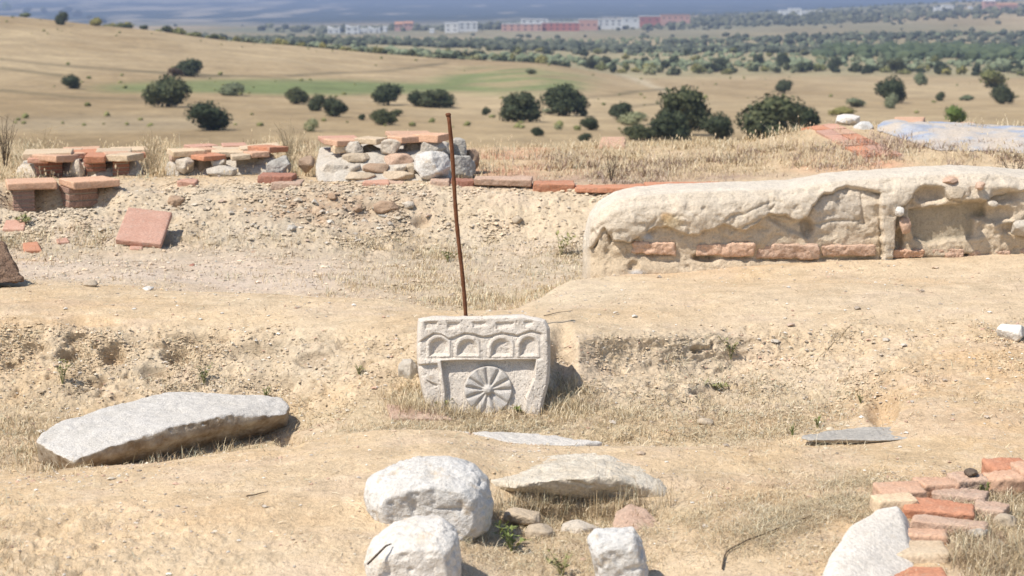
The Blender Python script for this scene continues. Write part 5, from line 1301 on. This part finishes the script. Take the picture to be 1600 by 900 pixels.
grass('dry_grass', W_tr, 3800, 7, (.008, .034), (.6, 2.4), .0009, .03, pw=[.22, .22, .16, .18, .12, .10])
grass('dry_grass', W_lo, 3200, 6, (.010, .045), (.2, 1.3), .0012, .03, pw=[.25, .2, .2, .12, .08, .15])
grass('dry_grass', W_te, 4000, 6, (.014, .085), (.2, 1.6), .0011, .04, pw=[.24, .24, .16, .16, .1, .1], heads=.12)
grass('dry_grass', smooth(20.0, 20.4, rowpos) * (1 - smooth(22.0, 22.5, rowpos)) * smooth(770, 900, GU) * clump, 1500, 8, (.02, .07), (.3, 1.2), .0014, .03, pal=np.array([[.34, .24, .19], [.42, .31, .25], [.5, .4, .3]]))
grass('dry_grass', W_tl, 1100, 9, (.03, .12), (.1, .9), .0013, .04, heads=.25)
grass('dry_grass', W_fr, 4200, 8, (.006, .030), (.7, 2.8), .0008, .025, pw=[.22, .22, .16, .18, .12, .10])
grass('dry_grass', W_rt, 1700, 9, (.02, .075), (.3, 1.6), .0010, .02, pw=[.2, .2, .15, .2, .2, .05], seg=3)
grass('dry_grass', W_lf, 900, 7, (.012, .045), (.3, 1.5), .0010, .025)
grass('dry_grass', W_b1, 900, 6, (.012, .04), (.3, 1.6), .0010, .02, pw=[.2, .15, .15, .2, .15, .15])
# grass growing at the foot of the block, slab and boulders
W_bk = ell(GU, GV, 770, 640, 140, 16, .35) + 1.2 * ell(GU, GV, 890, 625, 40, 30, .4) + .8 * ell(GU, GV, 640, 622, 40, 22, .4)
grass('dry_grass', W_bk * (GP[..., 1] < 8), 420, 8, (.03, .085), (.2, 1.2), .0009, .02, seg=3, pw=[.3, .25, .25, .1, .05, .05])
grass('dry_grass', ell(GU, GV, 270, 712, 190, 22, .35) * (GP[..., 1] > 6.75) + ell(GU, GV, 100, 705, 60, 40, .4), 170, 7, (.02, .07), (.2, 1.0), .0009, .02, seg=3)
grass('dry_grass', ell(GU, GV, 915, 800, 130, 16, .4), 110, 8, (.03, .09), (.1, .7), .0009, .015, seg=3)
grass('dry_grass', (ell(GU, GV, 1545, 790, 60, 30, .4) + ell(GU, GV, 1500, 765, 30, 18, .4)) * near_row, 220, 9, (.04, .10), (.4, 1.6), .0009, .03, pw=[.25, .2, .2, .15, .15, .05], seg=3)
# straw litter lying flat
def litter_(name, w, n, L=(.01, .05)):
    k = pick(w, n); c = Pfl[k] + RS.normal(size=(n, 3)) * np.array([.004, .004, .001]); a = RS.uniform(0, 2 * math.pi, n)
    l = RS.uniform(L[0], L[1], n); wd = .0008 * (c[:, 1] / 7) * RS.uniform(.7, 1.6, n)
    d = np.stack([np.cos(a), np.sin(a), RS.uniform(-.15, .25, n)], 1) * l[:, None]; s = np.stack([-np.sin(a), np.cos(a), 0 * a + .3], 1) * wd[:, None]
    u = np.array([0, 0, .003]); mid = c + d * .5 + np.array([0, 0, 1]) * (l * RS.uniform(0, .25, n))[:, None]
    V = np.stack([c - s + u, c + s + u, mid + s + u, mid - s + u, c + d + u], 1).reshape(-1, 3); o = (np.arange(n) * 5)[:, None]
    C_ = np.repeat(SC[RS.choice(6, n)] * RS.uniform(.65, 1.15, (n, 1)), 5, 0)
    add(name, mesh_np(name, V, [np.array([[0, 1, 2, 3]]) + o, np.array([[3, 2, 4]]) + o], False, C_), M['straw'], kind='stuff')
litter_('straw_litter', W_tr + W_lo * .8 + W_fr * 1.2 + W_rt + W_b1 * .6 + .10, 32000)
# gravel
def gravel(name, w, n, r=(.002, .008), pal=None, sq=.7, pts=None, cc=None):
    c = Pfl[pick(w, n)] if pts is None else pts
    s = r[0] * (r[1] / r[0]) ** (RS.uniform(0, 1, n) ** 3.0) * (c[:, 1] / 7) ** .6
    B = IV1 if False else np.array([[1, 0, 0], [-1, 0, 0], [0, 1, 0], [0, -1, 0], [0, 0, 1], [0, 0, -1], [.62, .62, .5], [-.62, .6, .5], [-.6, -.62, .5], [.6, -.62, .5]])
    Fg = np.array([[4, 6, 7], [4, 7, 8], [4, 8, 9], [4, 9, 6], [6, 2, 7], [7, 1, 8], [8, 3, 9], [9, 0, 6], [6, 0, 2], [7, 2, 1], [8, 1, 3], [9, 3, 0]])
    V = B[None] * (1 + .35 * RS.uniform(-1, 1, (n, len(B), 1))) * np.stack([s * RS.uniform(.8, 1.5, n), s * RS.uniform(.8, 1.3, n), s * sq], 1)[:, None]
    a = RS.uniform(0, 6.28, n); ca, sa = np.cos(a)[:, None], np.sin(a)[:, None]
    V = np.stack([V[..., 0] * ca - V[..., 1] * sa, V[..., 0] * sa + V[..., 1] * ca, V[..., 2]], -1) + c[:, None] + np.array([0, 0, 1]) * (s * .15)[:, None, None]
    C_ = np.repeat((pal[RS.choice(len(pal), n)] if cc is None else cc) * RS.uniform(.8, 1.15, (n, 1)), len(B), 0)
    add(name, mesh_np(name, V.reshape(-1, 3), (Fg[None] + (np.arange(n) * len(B))[:, None, None]).reshape(-1, 3), False, C_.clip(0, .85)), M['pebbles'], kind='stuff')
GPAL = np.array([[.62, .54, .42], [.55, .45, .33], [.48, .42, .35], [.68, .63, .55], [.40, .33, .26], [.55, .42, .30], [.50, .33, .24]])
vis = (GU > -250) & (GU < 1850)
gravel('gravel', (1 - smooth(14, 15, rowpos)) * (.15 + .7 * smooth(-.1, .5, n1_) + .5 * rough) * vis, 15000, (.0018, .0075), GPAL)
gravel('gravel', smooth(14, 15, rowpos) * (1 - smooth(20.4, 21, rowpos)) * (.9 - .45 * bank2) * (GU < 1000) * vis, 6000, (.0025, .008), np.concatenate([GPAL * .5 + np.array([.24, .21, .165]), [[.40, .33, .28]]]))
gravel('rubble', bank2 * (ell(GU, GV, 520, 335, 170, 40, .4) + .25 * ell(GU, GV, 200, 330, 200, 40, .4)) + .25 * ell(GU, GV, 1250, 500, 90, 16, .5) + .12 * ell(GU, GV, 1190, 540, 160, 40, .5), 200, (.006, .020), GPAL * .5 + np.array([.2, .175, .14]), .8)

Cfl = C.reshape(-1, 3)
def clods(name, w, n, r):
    k = pick(w, n); gravel(name, None, n, r, None, .75, Pfl[k], Cfl[k] * RS.uniform(.86, 1.08, (n, 1)))
clods('soil_crumbs', (bank1 * (.1 + 1.3 * smooth(.0, .5, n2_ + n1_)) + .5 * fore * clump + .06 * near_row * clump) * vis, 9000, (.0025, .0085))
clods('soil_crumbs', (bank2 * (.1 + 1.3 * smooth(.0, .5, n2_ + n1_)) + .15 * lower) * vis * (GU < 1000), 6500, (.004, .013))
gravel('loose_stones', (1 - smooth(14, 15, rowpos)) * vis * (.3 + smooth(-.1, .5, n2_)), 170, (.008, .016), GPAL)

# ------------------------------------------------------------ small plants and twigs
smat('weed green', (.17, .21, .065), (.26, .30, .10), None, 20, .001)
smat('weed olive', (.27, .27, .11), (.36, .34, .16), None, 20, .001)
def weed(u, v, w, h, label, mat='weed green', seed=0, stems=9, up=.7, ymin=0, ymax=99, dz=0):
    p = at(u, v, ymin, ymax); sc = p[1] / FPX; W_, Hh = w * sc, h * sc
    rs = random.Random(seed + int(u)); e = empty('weed', (p[0], p[1], p[2] + dz), label, 'weed')
    SV, SF, LV, LF = [], [], [], []; ns = 0
    for k in range(stems):
        a = rs.uniform(0, 6.28); r = W_ / 2 * rs.uniform(.3, 1); tip = np.array([r * math.cos(a), r * math.sin(a) * .7, Hh * rs.uniform(.5, 1) * (up + (1 - up) * rs.random())])
        mid = tip * .5 + np.array([0, 0, Hh * .12]); pts = [np.zeros(3) - [0, 0, .01], mid * .5, mid, tip]
        v_, f_ = tube(pts, [.0013, .0011, .0009, .0005], 4, False); SV.append(v_); SF.append(f_[0] + ns); ns += len(v_)
        for q in range(8):
            t = rs.uniform(.25, 1); c = mid * t * 2 if t < .5 else mid + (tip - mid) * (t * 2 - 1)
            d = np.array([rs.gauss(0, 1), rs.gauss(0, 1), rs.uniform(0, 1)]); d /= np.linalg.norm(d); L = max(W_, Hh) * rs.uniform(.07, .16)
            s = np.cross(d, [0, 0, 1]); s = s / (np.linalg.norm(s) + 1e-6) * L * .28
            n = len(LV); LV += [c, c + d * L * .5 + s, c + d * L, c + d * L * .5 - s]; LF.append((n, n + 1, n + 2, n + 3))
    add('stem', mesh_np('stem', np.concatenate(SV), np.concatenate(SF)), M[mat], e)
    add('foliage', mesh_np('foliage', np.array(LV), np.array(LF), False), M[mat], e)
for k, a in enumerate([(1142, 560, 50, 50, 'green weed on the earth slope below the brick course', 'weed olive'), (1120, 608, 60, 14, 'low green sprigs on the slope right of the carved block', 'weed olive'), (96, 600, 34, 50, 'olive tuft on the eroded bank at far left', 'weed olive'),
    (320, 600, 50, 36, 'yellow green weed on the bank above the granite slab', 'weed olive'), (416, 622, 24, 22, 'bright green sprig at the back edge of the granite slab', 'weed green'), (876, 400, 60, 55, 'yellowish bush of weeds at the foot of the pale bank', 'weed olive'),
    (1276, 668, 26, 26, 'bright green sprout left of the flat grey stone, the taller of two', 'weed green'), (1238, 680, 16, 22, 'smaller green sprout further left of the flat grey stone', 'weed green'), (800, 862, 90, 60, 'green weed growing between the white boulder and the squarish stone', 'weed green'),
    (735, 845, 40, 40, 'green sprig in the gap beside the upper boulder', 'weed green'), (690, 640, 50, 22, 'green sprigs against the lower left of the carved block', 'weed olive'), (815, 645, 44, 10, 'low green shoots at the foot of the rosette', 'weed green'),
    (878, 900, 70, 46, 'green weed at the bottom edge beside the squarish stone', 'weed olive'), (560, 585, 30, 20, 'small green sprigs on the bank left of the carved block', 'weed olive'), (1540, 780, 24, 36, 'green sprout among the dry weeds right of the kerb', 'weed green'),
    (1345, 630, 14, 20, 'tiny green sprout on the slope above the flat grey stone', 'weed olive'), (38, 350, 60, 14, 'grey green weeds by the broken pink tile at left', 'weed olive'), (700, 410, 50, 20, 'pale weeds on the sunken floor left of the rod', 'weed olive')]):
    weed(*a, seed=k)
def twigs(name, u, v, w, h, label, mat, n=14, seed=0, ymin=0, ymax=99, cat='shrub', r=.0018):
    p = at(u, v, ymin, ymax); sc = p[1] / FPX; W_, Hh = w * sc, h * sc; rs = random.Random(seed); e = empty(name, tuple(p), label, cat)
    for k in range(n):
        a = rs.uniform(0, 6.28); tip = np.array([W_ / 2 * math.cos(a) * rs.uniform(.3, 1), W_ * .3 * math.sin(a), Hh * rs.uniform(.5, 1)])
        mid = tip * .5 + np.array([rs.gauss(0, .01), 0, Hh * .08])
        vs, fs, ns = [], [], 0
        for pts, rr in ([[np.zeros(3), mid, tip], r], [[mid, mid + (tip - mid) * .5 + np.array([rs.gauss(0, W_ * .1), 0, Hh * .1]), mid + (tip - mid) * .8 + np.array([rs.gauss(0, W_ * .2), rs.gauss(0, W_ * .1), Hh * .12])], r * .6], [[mid * .6, mid * .9 + np.array([rs.gauss(0, W_ * .15), 0, Hh * .1])], r * .6]):
            v_, f_ = tube(pts, [rr * (1 - .6 * i / len(pts)) for i in range(len(pts))], 4, False); vs.append(v_); fs.append(f_[0] + ns); ns += len(v_)
        add('stem', mesh_np('stem', np.concatenate(vs), np.concatenate(fs)), M[mat], e)
twigs('dry_shrub', 8, 268, 50, 95, 'dark leafless shrub at the left edge beside the tiles', 'dark twig', 18, 1, 12.9, 14)
twigs('dry_shrub', 240, 275, 40, 75, 'tall dry stalks between the left and middle tile groups', 'dry twig', 16, 2, 12.8, 13.6)
twigs('dry_shrub', 455, 262, 60, 85, 'tall dry stalks between the middle and centre tile groups', 'dry twig', 20, 3, 12.8, 13.8)
twigs('dry_shrub', 60, 255, 90, 60, 'pale dry stalks behind the leftmost tiles', 'dry twig', 22, 4, 13.5, 14.8)
twigs('dry_shrub', 1580, 285, 80, 48, 'dry twiggy shrub over the right end of the ruined wall', 'dark twig', 16, 5, 10.4, 13)
twigs('dry_shrub', 955, 285, 50, 45, 'dark dry weed standing on the terrace above the brick rim', 'dark twig', 9, 6, 12.8, 14)
def twig(pts_px, label, mat='dark twig', r=.0025, lift=.006, ymin=0, ymax=99, cat='twig', name='twig'):
    pts = []
    for (a, b), (c, d) in zip(pts_px[:-1], pts_px[1:]):
        for t in np.linspace(0, 1, 7)[:-1]: pts.append(at(a + (c - a) * t, b + (d - b) * t, ymin, ymax))
    pts.append(at(*pts_px[-1], ymin, ymax)); pts = np.array(pts); pts[:, 2] += lift
    for _ in range(3): pts[1:-1] = (pts[:-2] + pts[1:-1] * 2 + pts[2:]) / 4
    v_, f_ = tube(pts, [r * (1 - .5 * i / len(pts)) for i in range(len(pts))], 6)
    add(name, mesh_np(name, v_, f_), M[mat], None, None, label, cat, recenter=True)
twig([(1128, 892), (1134, 868), (1160, 850), (1195, 838), (1235, 822), (1272, 808)], 'long dark bent twig on the ground at lower right', r=.003, lift=.008)
twig([(850, 496), (872, 490), (896, 487)], 'thin dark twig touching the top right corner of the carved block', r=.0018)
twig([(1274, 566), (1295, 545), (1330, 508)], 'thin pale stalk lying on the slope at right', 'dry twig', r=.0022)
twig([(385, 778), (402, 775), (418, 771)], 'short dark twig on the sand below the granite slab', r=.0025)
v_, f_ = tube([unp(574, 882, 5.2), unp(588, 868, 5.2), unp(603, 853, 5.22), unp(611, 850, 5.24)], [.003, .0035, .003, .002], 6)
add('twig', mesh_np('twig', v_, f_), M['dark twig'], None, None, 'dark twig lying across the left shoulder of the lower white boulder', 'twig', recenter=True)
